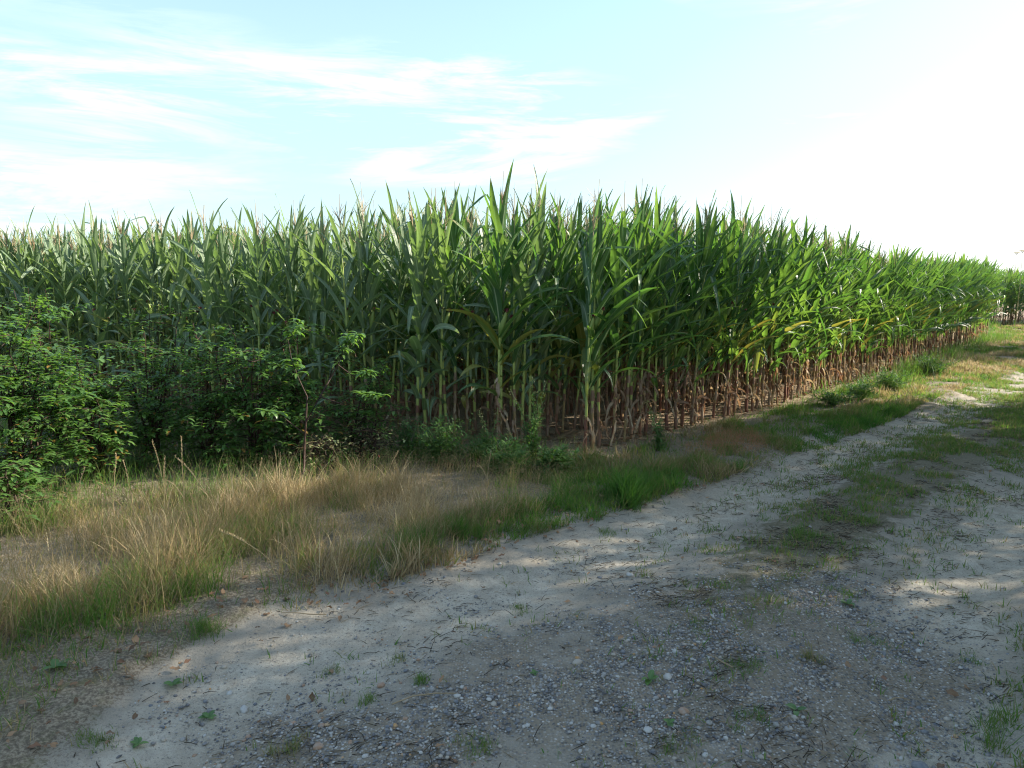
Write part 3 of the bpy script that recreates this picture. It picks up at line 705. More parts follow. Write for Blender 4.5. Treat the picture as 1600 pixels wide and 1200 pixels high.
shrub(25, 820, .45, .35, 12, 'low broad-leaved sprout at the lower foot of the leftmost shrubs', 6, 500, .095, kind_p=.04, name='cherry_sprout')
shrub(575, 735, .42, .34, 13, 'small wilted sapling with pinkish and pale leaves', 5, 260, .055, M=M_PALE, kind_p=.25, name='wilted_sapling', group='saplings at the end of the shrubs')
shrub(500, 745, .36, .26, 14, 'pale spotted small sapling at the foot of the leaning one', 5, 260, .055, M=M_PALE, kind_p=.15, name='wilted_sapling', group='saplings at the end of the shrubs')
# leaning sapling: one dark stem forking, leaves in sprays at the tips
def sapling():
    x, y = gp(452, 775); z = h1(x, y); S = Geo(); C = Geo(); r2 = random.Random(5)
    def P3(px, py, dy=0.0):   # a point of the sapling plane (about the depth of its foot)
        Y = y + dy; zc = CAM_H + Y * math.tan(math.atan((600 - py) / FPX) - PITCH); u = (px - 800) / FPX
        dep = Y * math.cos(PITCH) - (zc - CAM_H) * math.sin(PITCH)
        return np.array([u * dep - x, dy, zc - z])
    limbs = [([(452, 775), (475, 735), (476, 690), (478, 660), (500, 620), (528, 570), (545, 525)], .011, 0),
             ([(478, 660), (480, 620), (466, 590), (455, 560)], .007, .1), ([(500, 620), (530, 630), (560, 615), (600, 620)], .006, -.1),
             ([(528, 570), (555, 590), (575, 580)], .005, .12), ([(515, 590), (530, 545), (560, 520)], .005, -.12), ([(455, 560), (450, 530), (470, 500)], .004, .1), ([(478, 680), (440, 650), (410, 640)], .005, -.15)]
    for pts, r, dy in limbs:
        pp = [P3(a, b, dy * i / len(pts)) for i, (a, b) in enumerate(pts)]
        if dy == 0: pp[0] = np.array([0, 0, -.02])
        V, Q, A = tube(pp, np.linspace(r, r * .35, len(pp)), 6); S.add(V, Q, None, A)
        tip = pp[-1]; prev = pp[-2]
        for q in range(34):
            t = r2.random() ** .6; p = prev * (1 - t) + tip * t; az = r2.uniform(0, 6.28); L_ = r2.uniform(.06, .115)
            V, Q, A = blade(p, az, r2.uniform(-.1, .5), L_, L_ * .33, r2.uniform(.8, 1.9), 5, 2, .25, 0, 0, 0, None, .3 + .6 * r2.random(), 0, 'oval', rg=r2); C.add(V, Q, None, A)
    e = empty('leaning_sapling', (x, y, z), 'leaning cherry sapling with bare dark forked stem and drooping leaf sprays', 'sapling', 'saplings at the end of the shrubs')
    obj('stem', S.mesh('stem', M_TWIG), e); obj('foliage', C.mesh('foliage', M_CHERRY), e)
sapling()

# ------------------------------------------------------------------ tall weeds near the corner
def weed(px, py, H, seed, label, seedy=True, rad=.18, leaves_n=260, col_kind=0.0, name='tall_weed', stems=5, lsz=.05):
    rg = random.Random(seed); x, y = gp(px, py); S = Geo(); C = Geo(); D = Geo()
    for s in range(stems):
        a = rg.uniform(0, 6.28); o = rad * rg.random(); h = H * rg.uniform(.6, 1)
        pts = [np.array([math.cos(a) * o * t ** 1.3, math.sin(a) * o * t ** 1.3, h * t]) + np.array([rg.gauss(0, .008), 0, 0]) for t in np.linspace(0, 1, 7)]
        V, Q, A = tube(pts, np.linspace(.005, .0015, 7), 4, .4); S.add(V, Q, None, A)
        n_ = leaves_n // stems; r3 = np.random.default_rng(seed * 100 + s); t = r3.random(n_) * (.8 if seedy else 1); f = t * 6; ii = np.minimum(5, f.astype(int)); pa = np.array(pts)
        pp = pa[ii] * (1 - f + ii)[:, None] + pa[ii + 1] * (f - ii)[:, None]
        aa = r3.uniform(0, 6.28, n_); tw = rad * (.12 if seedy else .42) * r3.random(n_) * (1.1 - t)          # side twigs
        pp = pp + np.stack([np.cos(aa) * tw, np.sin(aa) * tw, tw * .35], 1); LL = lsz * r3.uniform(.5, 1.3, n_) * (1.2 - .6 * t) * 1.3
        leaves(pp, aa + r3.normal(0, .6, n_), r3.uniform(-.1, .9, n_), LL, LL * .34, r3.uniform(.2, 1.2, n_), r3.random(n_), 0.0, 3, .2, C)
        if seedy:
            for q in range(60):
                t = rg.uniform(.62, 1); f = t * 6; i = min(5, int(f)); p = pts[i] * (1 - f + i) + pts[i + 1] * (f - i) + np.array([rg.gauss(0, .014), rg.gauss(0, .014), rg.gauss(0, .01)])
                V, Q, A = blade(p, rg.uniform(0, 6.28), rg.uniform(-.5, 1.2), .014, .010, 0, 2, 2, .4, rnd=.8, kind=.55, prof='oval', rg=rg); D.add(V, Q, None, A)
    e = empty(name, (x, y, h1(x, y)), label, 'weed', 'weeds at the foot of the maize')
    obj('stem', S.mesh('stem', M_WEED), e); obj('foliage', C.mesh('foliage', M_WEED), e)
    if seedy: obj('seed_head', D.mesh('seed_head', M_WEED), e)
weed(832, 735, .80, 1, 'tallest grey-green seeding weed in front of the corner maize', True, .20, 420)
weed(765, 738, .55, 2, 'shorter seeding weed left of the tallest one', True, .20, 320)
weed(690, 735, .46, 3, 'dark green bushy weed behind the bleached grass', False, .40, 1500, stems=16, lsz=.04)
weed(640, 728, .40, 4, 'low dark weed at the foot of the leftmost open maize', False, .36, 900, stems=12, lsz=.04)
weed(742, 728, .26, 5, 'low green weed between the two bushy ones and the corner', False, .30, 700, stems=12, lsz=.035)
weed(800, 748, .32, 6, 'spreading blue-green weed below the tallest seeding weed', False, .42, 1500, stems=20, lsz=.04)
weed(865, 750, .24, 7, 'short fresh green weed right of the spreading one', False, .30, 1100, stems=14)
weed(1030, 712, .50, 8, 'slender wispy weed on the bare soil past the corner', True, .16, 160, stems=4)
weed(1345, 632, .30, 9, 'leafy weed on the lit verge by the yellow maize', False, .42, 1100, stems=16, lsz=.045)
weed(1390, 615, .32, 10, 'leafy weed further up the verge by the maize', False, .45, 1100, stems=16, lsz=.045)
weed(1455, 588, .34, 11, 'dark weed on the shaded verge near the far maize', False, .55, 1300, stems=18, lsz=.05)
weed(1300, 640, .22, 12, 'low weed in front of the sunlit yellow maize', False, .40, 900, stems=14, lsz=.04)
# dry umbel stalks far off at the right border
def umbel(px, ptop, Y, label):
    x = (px - 800) / FPX * Y; H = CAM_H + Y * math.tan(math.atan((600 - ptop) / FPX) - PITCH)
    S = Geo(); V, Q, A = tube([[0, 0, 0], [.03, 0, H * .6], [0, 0, H]], [.012, .009, .006], 5, .9); S.add(V, Q, None, A)
    U = Geo()
    for i in range(14):
        a = i * 2.4; o = .10 * math.sqrt((i + 1) / 14); p = np.array([math.cos(a) * o, math.sin(a) * o, H + .05])
        V, Q, A = tube([[0, 0, H - .02], p], [.003, .003], 3, .9); U.add(V, Q, None, A)
        V, Q, A = tube([p - [0, 0, .01], p + [0, 0, .02]], [.025, .018], 5, .9); U.add(V, Q, None, A)
    e = empty('umbel_stalk', (x, Y, 0), label, 'dry stalk', 'dry umbel stalks above the far field')
    obj('stem', S.mesh('stem', M_TASSEL), e); obj('umbel', U.mesh('umbel', M_TASSEL), e)
umbel(1585, 394, 27, 'dry umbel stalk, longer of the two above the far field')
umbel(1593, 391, 31, 'dry umbel stalk, shorter right one above the far field') if False else umbel(1576, 397, 29, 'dry umbel stalk, shorter left one above the far field')

# ------------------------------------------------------------------ grass
def grass(name, P, hgt, wid, rnd, rg, lean=0.35, curl=1.0, wind=(0.12, 0.0), nseg=4, seedheads=0.0, extra=None):
    n = len(P); z = height(P) - .005
    az = rg.uniform(0, 2 * math.pi, n); ln = np.abs(rg.normal(0, lean, n)) + .05; cu = rg.uniform(.2, 1, n) * curl
    ts = np.linspace(0, 1, nseg + 1); pos = np.column_stack([P, z]); rows = []; step = hgt / nseg
    ws = [1, .95, .8, .5, .05] if nseg == 4 else list(np.linspace(1, .05, nseg + 1))
    sx, sy = -np.sin(az), np.cos(az)
    fa = rg.uniform(0, math.pi, n); sx, sy = np.cos(fa), np.sin(fa)
    for i, t in enumerate(ts):
        w = wid * ws[i] / 2
        if seedheads and i in (nseg - 1,): w = w * (1 + 2.2 * (extra))
        rows.append(np.stack([pos - np.stack([sx * w, sy * w, 0 * w], 1), pos + np.stack([sx * w, sy * w, 0 * w], 1)], 1))
        e = ln + cu * t * t
        d = np.stack([np.sin(e) * np.cos(az) + wind[0], np.sin(e) * np.sin(az) + wind[1], np.cos(e)], 1); d /= np.linalg.norm(d, axis=1)[:, None]
        pos = pos + d * step[:, None]
    V = np.stack(rows, 1).reshape(-1, 3); m_ = (nseg + 1) * 2
    q = np.array([[2 * i, 2 * i + 1, 2 * i + 3, 2 * i + 2] for i in range(nseg)])
    Q = (np.arange(n)[:, None, None] * m_ + q[None]).reshape(-1, 4)
    A = np.zeros((n, m_, 4)); A[:, :, 0] = np.clip(rnd, 0, 1)[:, None]; A[:, :, 2] = np.repeat(ts, 2)[None]
    return V, Q, A.reshape(-1, 4)
def scatter(poly, dens, rg):
    lo, hi = poly.min(0), poly.max(0); n = int((hi - lo).prod() * dens); p = rg.uniform(lo, hi, (n, 2)); return p[inpoly(p, poly)]
rg = np.random.default_rng(3)
# 1 dry grass bank
G1 = Geo()
DRY = gpl([(-500, 1050), (-60, 1060), (60, 1045), (190, 1010), (330, 970), (500, 950), (640, 912), (720, 870), (800, 838), (900, 800), (930, 778), (880, 752), (760, 742), (680, 730), (590, 735), (500, 762), (400, 775), (250, 780), (120, 800), (0, 830), (-300, 850)])
p = scatter(DRY, 6500, rg)
dn = fbm(p[:, 0] * 2.2, p[:, 1] * 2.2, 41); tone = fbm(p[:, 0] * 1.3 + 4, p[:, 1] * 1.3, 42)
dd, _, _ = poly_dist(p, np.vstack([DRY, DRY[:1]]))
p_keep = rg.random(len(p)) < np.clip(sstep(.30, .58, dn) * (.3 + .7 * sstep(0, .22, dd)), .05, 1)
p, dn, tone, dd = p[p_keep], dn[p_keep], tone[p_keep], dd[p_keep]
cl6 = fbm(p[:, 0] * 7, p[:, 1] * 7, 43, 2)
hh = (.045 + .22 * dn * sstep(-.05, .30, dd)) * np.where(rg.random(len(p)) < .12, rg.uniform(1.3, 1.9, len(p)), rg.uniform(.45, 1.25, len(p))) * (.6 + .8 * cl6)
right = sstep(-1.6, 0.2, p[:, 0])
tn = .73 + (tone - .5) * 1.7 + (cl6 - .5) * .6 - right * .10 - .18 * sstep(.35, .0, dd) + rg.normal(0, .17, len(p))
G1.add(*[q if i != 2 else None for i, q in enumerate([None])][:0] or [np.zeros((0, 3))]) if False else None
V, Q, A = grass('d', p, hh, rg.uniform(.002, .0058, len(p)), tn, rg, .50, 1.5, (.16, -.05)); G1.add(V, Q, None, A)
# fine seeding stems giving the hazy top
p = scatter(DRY, 500, rg); dd, _, _ = poly_dist(p, np.vstack([DRY, DRY[:1]])); p = p[dd > .10]
hh = rg.uniform(.20, .38, len(p)) * (.3 + 1.0 * fbm(p[:, 0] * 2.2, p[:, 1] * 2.2, 41))
V, Q, A = grass('d', p, hh, np.full(len(p), .0013), rg.uniform(.7, .95, len(p)), rg, .3, .8, (.15, -.03)); G1.add(V, Q, None, A)
tips = V.reshape(len(p), -1, 3)[:, -1]
ns = 9; tt = tips[:, None] + rg.normal(0, [.016, .016, .035], (len(p), ns, 3)) - [0, 0, .03]; tt = tt.reshape(-1, 3)
V = (tt[:, None] + np.array([[0, 0, 0], [.0014, 0, .001], [.0010, 0.001, .007], [-.0006, 0, .006]])[None] * rg.uniform(.7, 1.6, (len(tt), 1, 1))).reshape(-1, 3)
A = np.zeros((len(V), 4)); A[:, 0] = np.repeat(rg.uniform(.62, .9, len(tt)), 4); G1.add(V, np.arange(len(V)).reshape(-1, 4), None, A)
obj('dry_grass', G1.mesh('dry_grass', M_GRASS), kind='stuff', label='tall bleached dry grass on the bank below the shrubs', category='grass')

# tall pale stems that stand out singly
def tall_stem(px, py, H, lean, label, seed):
    r2 = random.Random(seed); x, y = gp(px, py); S = Geo(); D = Geo()
    pts = [np.array([lean * t * t * H, r2.gauss(0, .004), H * t * (1 - .15 * abs(lean) * t)]) for t in np.linspace(0, 1, 8)]
    V, Q, A = tube(pts, np.linspace(.0026, .0011, 8), 4, .95); S.add(V, Q, None, A)
    for q in range(46):
        t = r2.uniform(.72, 1); f = t * 7; i = min(6, int(f)); p = pts[i] * (1 - f + i) + pts[i + 1] * (f - i)
        V, Q, A = blade(p, r2.uniform(0, 6.28), 1.2, .016, .005, .3, 2, 2, .3, rnd=r2.uniform(.85, 1), prof='oval', rg=r2); D.add(V, Q, None, A)
    for q in range(2):
        V, Q, A = blade(pts[2 + q], r2.uniform(0, 6.28), 1.0, .22, .006, 1.6, 6, 2, .3, rnd=.9, rg=r2); S.add(V, Q, None, A)
    e = empty('seeding_grass', (x, y, h1(x, y)), label, 'seeding grass', 'tall bleached stems rising from the dry grass'); e['kind'] = 'thing'
    obj('stem', S.mesh('stem', M_GRASS), e); obj('seed_head', D.mesh('seed_head', M_GRASS), e)
for q, a in enumerate([(268, 850, .62, -.12, 'straight pale stem left of the closest pair'), (262, 880, .60, .05, 'pale stem with feathery head, left one of the pair'), (292, 860, .66, .02, 'tallest pale stem, right one of the pair'),
        (345, 850, .55, -.45, 'bent pale stem hooking over to the left'), (180, 830, .48, .1, 'pale stem below the rounded cherry shrub'), (215, 850, .50, -.1, 'pale stem between the pair and the left group'),
        (120, 850, .45, .2, 'short pale stem far left in the grass'), (400, 820, .42, .15, 'short stem at the low dark shrub'), (440, 930, .34, -.9, 'pale stem leaning hard to the left over the verge'),
        (60, 930, .42, -.3, 'feathery stem at the left border'), (465, 925, .33, -.1, 'thin stem on the grass edge by the track'), (600, 790, .38, .3, 'thin stem below the wilted sapling'), (760, 790, .36, .1, 'thin pale stem in the right bleached patch')]):
    tall_stem(*a, seed=q)

# 2 green grass: verge, sprigs, field strip
G2 = Geo()
VERGE = gpl([(600, 915), (720, 880), (800, 850), (930, 810), (1080, 770), (1200, 725), (1300, 692), (1400, 655), (1500, 612), (1600, 580), (1700, 560), (1700, 508), (1600, 512), (1552, 512), (1540, 536), (1470, 562), (1400, 588), (1300, 620), (1200, 652), (1100, 676), (1010, 705), (950, 728), (880, 728), (800, 735), (760, 745), (860, 770), (880, 790), (800, 800), (700, 830)])
p = scatter(VERGE, 6500, rg); d = np.linalg.norm(p, axis=1)
dn = fbm(p[:, 0] * 1.7, p[:, 1] * 1.7, 51)
cl7 = fbm(p[:, 0] * 4.5, p[:, 1] * 4.5, 54, 2)
bare = gpl([(960, 705), (1060, 690), (1100, 700), (1060, 730), (1000, 745), (940, 735)]); bare2 = gpl([(1190, 665), (1270, 650), (1290, 672), (1220, 690)])
kp = rg.random(len(p)) < sstep(.28, .50, dn) * sstep(.18, .45, cl7) * np.where(inpoly(p, bare) | inpoly(p, bare2), .35, 1) * np.clip(8 / d, .45, 1)
p, dn = p[kp], dn[kp]; d = np.linalg.norm(p, axis=1)
cl6 = fbm(p[:, 0] * 6, p[:, 1] * 6, 53, 2)
hh = (.022 + .20 * np.clip(dn - .28, 0, 1)) * (.25 + 1.5 * cl6) * rg.uniform(.5, 1.5, len(p)) * np.where(p[:, 0] < 2.2, 1.25, 1.0)
tn = .26 + (fbm(p[:, 0] * 1.5, p[:, 1] * 1.5, 52) - .42) * 1.6 + (cl6 - .5) * .5 + rg.normal(0, .16, len(p)) + .10 * sstep(5, 12, d)
V, Q, A = grass('g', p, hh, rg.uniform(.0025, .0062, len(p)) * (1 + d / 14), tn, rg, .65, 1.4, (.05, -.05)); G2.add(V, Q, None, A)
pc = np.repeat(P[(P[:, 0] > -.4) & (dF < .5) & (dist < 14)], 34, 0); pc = pc + rg.normal(0, .20, pc.shape) + [.20, -.20]
pc = pc[rg.random(len(pc)) < sstep(.38, .60, fbm(pc[:, 0] * 2.4, pc[:, 1] * 2.4, 58))]
V, Q, A = grass('g', pc, rg.uniform(.03, .16, len(pc)), rg.uniform(.0025, .006, len(pc)), .32 + rg.normal(0, .22, len(pc)), rg, .6, 1.4); G2.add(V, Q, None, A)
pe = np.repeat(P[(P[:, 0] > 3.2) & (dF < .6) & (dist > 8.5)], 60, 0); pe = pe + rg.normal(0, .26, pe.shape) + [.30, -.28]
pe = pe[rg.random(len(pe)) < sstep(.35, .62, fbm(pe[:, 0] * 1.4, pe[:, 1] * 1.4, 57)) * sstep(3.0, 6.5, pe[:, 0])]
V, Q, A = grass('g', pe, rg.uniform(.10, .42, len(pe)), rg.uniform(.004, .010, len(pe)), .22 + rg.normal(0, .18, len(pe)), rg, .5, 1.4); G2.add(V, Q, None, A)
# sparse sward on the middle strip and the right verge
box = np.array([[-4, 1.5], [26, 1.5], [26, 26], [-4, 26]]); p = scatter(box, 1500, rg); k = masks(p)
cl = fbm(p[:, 0] * 3.4, p[:, 1] * 3.4, 61, 3)
pr = k['track'] * (0.95 * k['mid'] * (.16 + .84 * sstep(3.5, 7.5, k['d'])) * sstep(.40, .56, cl) + .07 * sstep(.58, .7, cl) + .004) + sstep(-.12, .1, k['right']) * sstep(.35, .5, cl) * .7
far = sstep(8.5, 13, k['d']) * k['track'] * sstep(.36, .54, cl) * .6 * (1 - .92 * np.clip(k['rut'] * 1.3, 0, 1))
kp = rg.random(len(p)) < pr + far
p = p[kp]; cl = cl[kp]
reps = 7; p = np.repeat(p, reps, 0) + rg.normal(0, .020, (len(p) * reps, 2))
d = np.linalg.norm(p, axis=1)
V, Q, A = grass('g', p, rg.uniform(.014, .065, len(p)), rg.uniform(.002, .0048, len(p)) * (1 + d / 12), .36 + rg.normal(0, .20, len(p)), rg, .95, 1.0, (.02, 0)); G2.add(V, Q, None, A)
# left foot of the bank and under the shrubs
FOOT = gpl([(-300, 1240), (0, 1190), (60, 1140), (160, 1040), (300, 990), (560, 935), (620, 900), (520, 900), (330, 950), (190, 990), (60, 1030), (-300, 1060)])
p = scatter(FOOT, 3600, rg); dn = fbm(p[:, 0] * 3, p[:, 1] * 3, 71); p = p[rg.random(len(p)) < sstep(.36, .58, dn) * (.45 + .5 * sstep(-1.3, -2.0, p[:, 0]))]
V, Q, A = grass('g', p, rg.uniform(.015, .065, len(p)) * (1 + .5 * sstep(-1.3, -1.9, p[:, 0])), rg.uniform(.002, .0045, len(p)), .42 + rg.normal(0, .28, len(p)), rg, .5, 1.2, (.03, 0)); G2.add(V, Q, None, A)
p = scatter(gpl([(-300, 1230), (40, 1190), (120, 1110), (210, 1060), (330, 1005), (260, 985), (100, 1020), (-300, 1060)]), 2600, rg); p = p[rg.random(len(p)) < sstep(.35, .6, fbm(p[:, 0] * 4, p[:, 1] * 4, 73))]
V, Q, A = grass('g', p, rg.uniform(.03, .11, len(p)), rg.uniform(.0018, .004, len(p)), np.where(rg.random(len(p)) < .7, rg.uniform(.6, .95, len(p)), rg.uniform(.05, .3, len(p))), rg, 1.15, .6, (.05, 0)); G2.add(V, Q, None, A)
UND = gpl([(-400, 860), (0, 850), (300, 790), (560, 765), (640, 745), (880, 752), (900, 722), (640, 712), (300, 665), (-100, 620), (-400, 600)])
p = scatter(UND, 900, rg); V, Q, A = grass('g', p, rg.uniform(.05, .30, len(p)), rg.uniform(.002, .005, len(p)), .25 + rg.normal(0, .2, len(p)), rg, .4, 1.2); G2.add(V, Q, None, A)
obj('green_grass', G2.mesh('green_grass', M_GRASS), kind='stuff', label='short green grass on the verge and between the ruts', category='grass')
# 3 rusty seed-head grass patch
G3 = Geo(); RUST = gpl([(1030, 712), (1060, 690), (1110, 680), (1175, 688), (1200, 705), (1150, 722), (1080, 722)])
p = scatter(RUST, 3200, rg); p = p[rg.random(len(p)) < sstep(.45, .7, fbm(p[:, 0] * 3, p[:, 1] * 3, 77, 2)) * .6]; V, Q, A = grass('r', p, rg.uniform(.04, .15, len(p)), rg.uniform(.0012, .0022, len(p)), rg.uniform(.6, .8, len(p)), rg, .5, .8); G3.add(V, Q, None, A)
tips = V.reshape(len(p), -1, 3)[:, -1]; tt = (tips[:, None] + rg.normal(0, .014, (len(p), 7, 3))).reshape(-1, 3)
V = (tt[:, None] + np.array([[0, 0, 0], [.003, 0, .001], [.002, 0.001, .006], [-.001, 0, .005]])[None]).reshape(-1, 3); A = np.zeros((len(V), 4)); A[:, 0] = np.repeat(rg.random(len(tt)), 4); G3.add(V, np.arange(len(V)).reshape(-1, 4), None, A)
k = NT('rusty_grass'); M_RUST = k.done(k.leafy(k.mix(k.r, (0.26, 0.12, 0.06, 1), (0.40, 0.24, 0.13, 1)), (0.5, 0.25, 0.12, 1), .3, .7, .2))
obj('rusty_grass', G3.mesh('rusty_grass', M_RUST), kind='stuff', label='low reddish-brown seeding grass on the verge past the corner', category='grass')

# individual tufts, tussock and rosettes
def tuft(px, py, n, H, sp, tone, label, seed, name='grass_tuft', curl=1.6, wid=.004, cat='grass tuft', group='grass tufts on and beside the track'):
    r3 = np.random.default_rng(seed); x, y = gp(px, py); z = h1(x, y)
    cc = r3.normal(0, sp * .9, (5, 2)); p = np.array([x, y]) + cc[r3.integers(0, 5, n)] + r3.normal(0, sp * .45, (n, 2)); V, Q, A = grass('t', p, H * r3.uniform(.5, 1.15, n), wid * r3.uniform(.6, 1.2, n), tone + r3.normal(0, .12, n), r3, .6, curl, (0, 0), 5)
    V = V - [x, y, z]; g = Geo(); g.add(V, Q, None, A); obj(name, g.mesh(name, M_GRASS), None, (x, y, z), label=label, category=cat, group=group)
tuft(975, 788, 900, .30, .075, .06, 'big lush drooping green tussock at the edge of the track', 1, 'grass_tussock', 2.0, .0055, 'tussock', None)
tuft(1010, 775, 350, .22, .06, .12, 'smaller green clump hugging the big tussock', 2)
tuft(895, 800, 420, .20, .07, .15, 'green clump left of the big tussock', 3)
tuft(730, 850, 300, .20, .05, .12, 'bright green clump at the foot of the bleached grass', 4)
tuft(650, 870, 420, .20, .09, .22, 'yellow-green clump where the bank bulges into the track', 5)
tuft(1040, 758, 260, .16, .07, .12, 'green clump right of the big tussock', 6)
tuft(1160, 735, 220, .13, .08, .2, 'flat green clump on the verge below the rusty grass', 7)
T = [(1265, 848, 180, .09, .06, .15, 'largest dense green tuft in the grassy middle strip'), (1345, 818, 120, .07, .05, .18, 'green tuft above and right of the largest one'), (1225, 862, 70, .06, .04, .35, 'small yellowish tuft touching the largest one'),
     (1318, 927, 90, .045, .04, .18, 'flat rosette-like green tuft on the gravel below the large tuft'), (1120, 917, 90, .05, .05, .2, 'green tuft on dark debris in the middle strip'), (1358, 998, 90, .05, .04, .15, 'round dark tuft on the right part of the gravel'),
     (1165, 1042, 120, .05, .05, .2, 'wide low tuft in the middle of the gravel'), (1180, 1122, 80, .06, .03, .12, 'bright tuft low on the gravel'), (1268, 1032, 70, .08, .03, .45, 'half-dead tuft with reddish blades'),
     (1525, 1022, 50, .05, .03, .12, 'lonely small tuft in the right sandy rut'), (1105, 985, 60, .05, .04, .3, 'straggly tuft beside the curved dead root'), (665, 1065, 60, .07, .02, .15, 'upright little green tuft by the long straw'),
     (455, 1160, 60, .08, .03, .4, 'yellow and green tuft near the white stone'), (755, 1175, 80, .07, .04, .3, 'tuft low in the pebbles'), (570, 1095, 45, .07, .02, .2, 'thin dark tuft left of the long straw'),
     (320, 1000, 140, .12, .05, .15, 'green tuft on the sand at the foot of the bank'), (625, 1025, 45, .06, .03, .35, 'thin tuft in the left rut'), (530, 1030, 50, .05, .03, .3, 'low tuft on the sand left of the rut'), (810, 950, 60, .05, .04, .25, 'dark low tuft in the left rut'),
     (1190, 805, 60, .05, .05, .2, 'sparse tuft in the rut above the strip'), (940, 830, 70, .07, .04, .25, 'small tuft below the big tussock'), (1010, 895, 50, .05, .04, .3, 'straggling tuft on plain sand'), (150, 1160, 90, .06, .05, .25, 'low tuft at the lower left border of sand'),
     (1310, 730, 90, .07, .06, .2, 'green tuft by the lit part of the rut'), (1060, 1175, 70, .06, .04, .3, 'tuft between pebbles near the bottom'), (1585, 1150, 160, .14, .06, .2, 'grass clump at the lower right corner')]
for q, (px, py, n, H, sp, tone, lab) in enumerate(T): tuft(px, py, int(n * 2.4), H * .75, sp * 1.15, tone + .10, lab, 30 + q, curl=1.8, wid=.0032)
def rosette(px, py, r, seed, label, n=7):
    r2 = random.Random(seed); x, y = gp(px, py); C = Geo()
    for i in range(n):
        V, Q, A = blade([0, 0, .006], i * 6.28 / n + r2.gauss(0, .3), r2.uniform(.2, .7), r * r2.uniform(.7, 1.2), r * r2.uniform(.45, .6), r2.uniform(.5, 1.2), 5, 4, .2, .03, 0, 0, None, r2.uniform(.4, 1), 0, 'oval', rg=r2); C.add(V, Q, None, A)
    obj('plantain', C.mesh('plantain', M_WEED), None, (x, y, h1(x, y)), label=label, category='weed', group='broad-leaved rosettes on the track')
for q, a in enumerate([(1015, 1068, .07, 'bright plantain rosette in the gravel by the oval white stone'), (1045, 1135, .05, 'small dark plantain low in the gravel'), (1325, 945, .07, 'plantain at the rim of the gravel beside a flat tuft'), (1245, 1105, .06, 'plantain right of the bright low tuft'),
        (325, 1105, .06, 'fresh broad leaf rosette on the sand at lower left'), (90, 1065, .08, 'lit light green seedling in the straw litter'), (270, 1065, .07, 'sprout beside a curled brown leaf'), (835, 1058, .035, 'tiny round-leaved plant in the pebbles'), (215, 1150, .05, 'low rosette by an oak leaf at lower left')]):
    rosette(a[0], a[1], a[2] * .72, q, a[3], 4 + q % 3)

# ------------------------------------------------------------------ gravel, stones, litter
def ico():
    t = (1 + 5 ** .5) / 2
    v = np.array([(-1, t, 0), (1, t, 0), (-1, -t, 0), (1, -t, 0), (0, -1, t), (0, 1, t), (0, -1, -t), (0, 1, -t), (t, 0, -1), (t, 0, 1), (-t, 0, -1), (-t, 0, 1)]) / math.hypot(1, t)
    f = [(0, 11, 5), (0, 5, 1), (0, 1, 7), (0, 7, 10), (0, 10, 11), (1, 5, 9), (5, 11, 4), (11, 10, 2), (10, 7, 6), (7, 1, 8), (3, 9, 4), (3, 4, 2), (3, 2, 6), (3, 6, 8), (3, 8, 9), (4, 9, 5), (2, 4, 11), (6, 2, 10), (8, 6, 7), (9, 8, 1)]
    return v, np.array(f)
IV, IF = ico()
def subdiv(V, F):
    V = list(map(tuple, V)); idx = {}; nf = []
    def mid(a, b):
        k = (min(a, b), max(a, b))
        if k not in idx:
            q = (np.array(V[a]) + np.array(V[b])) / 2; q /= np.linalg.norm(q); V.append(tuple(q)); idx[k] = len(V) - 1
        return idx[k]
    for a, b, c in F:
        ab, bc, ca = mid(a, b), mid(b, c), mid(c, a); nf += [(a, ab, ca), (b, bc, ab), (c, ca, bc), (ab, bc, ca)]
    return np.array(V), np.array(nf)
SV, SF = subdiv(IV, IF)
def pebbles(p, size, rg, hi=False):
    n = len(p); BV, BF = (SV, SF) if hi else (IV, IF)
    V = BV[None] * (1 + rg.normal(0, .10, (n, len(BV), 1)))
    V = V * np.stack([size, size * rg.uniform(.6, 1, n), size * rg.uniform(.35, .7, n)], 1)[:, None] * .5
    a = rg.uniform(0, 6.28, n)[:, None]; X = V[..., 0] * np.cos(a) - V[..., 1] * np.sin(a); Y = V[..., 0] * np.sin(a) + V[..., 1] * np.cos(a)
    z = height(p) + size * .12
    V = np.stack([X + p[:, 0:1], Y + p[:, 1:2], V[..., 2] + z[:, None]], -1)
    F = (np.arange(n)[:, None, None] * len(BV) + BF[None]).reshape(-1, 3)
    A = np.zeros((n, len(BV), 4)); A[..., 0] = rg.random(n)[:, None]
    return V.reshape(-1, 3), F, A.reshape(-1, 4)
box = np.array([[-3.2, 1.7], [5, 1.7], [5, 9], [-3.2, 9]])
p = scatter(box, 11000, rg); k = masks(p); cl = fbm(p[:, 0] * 4, p[:, 1] * 4, 81, 3)
kp = rg.random(len(p)) < np.clip(k['grav'] * sstep(.30, .55, cl) * 1.0 + k['track'] * .018, 0, 1) * np.clip(3.4 / k['d'], .3, 1) ** .7
p = p[kp]; sz = np.clip(rg.lognormal(math.log(.0074), .48, len(p)), .004, .030)
GP = Geo(); V, F, A = pebbles(p, sz, rg); GP.add(V, None, F, A); print('pebbles', len(p))
obj('gravel', GP.mesh('gravel', M_PEB), kind='stuff', label='grey and white pebbles lying on the track', category='gravel')
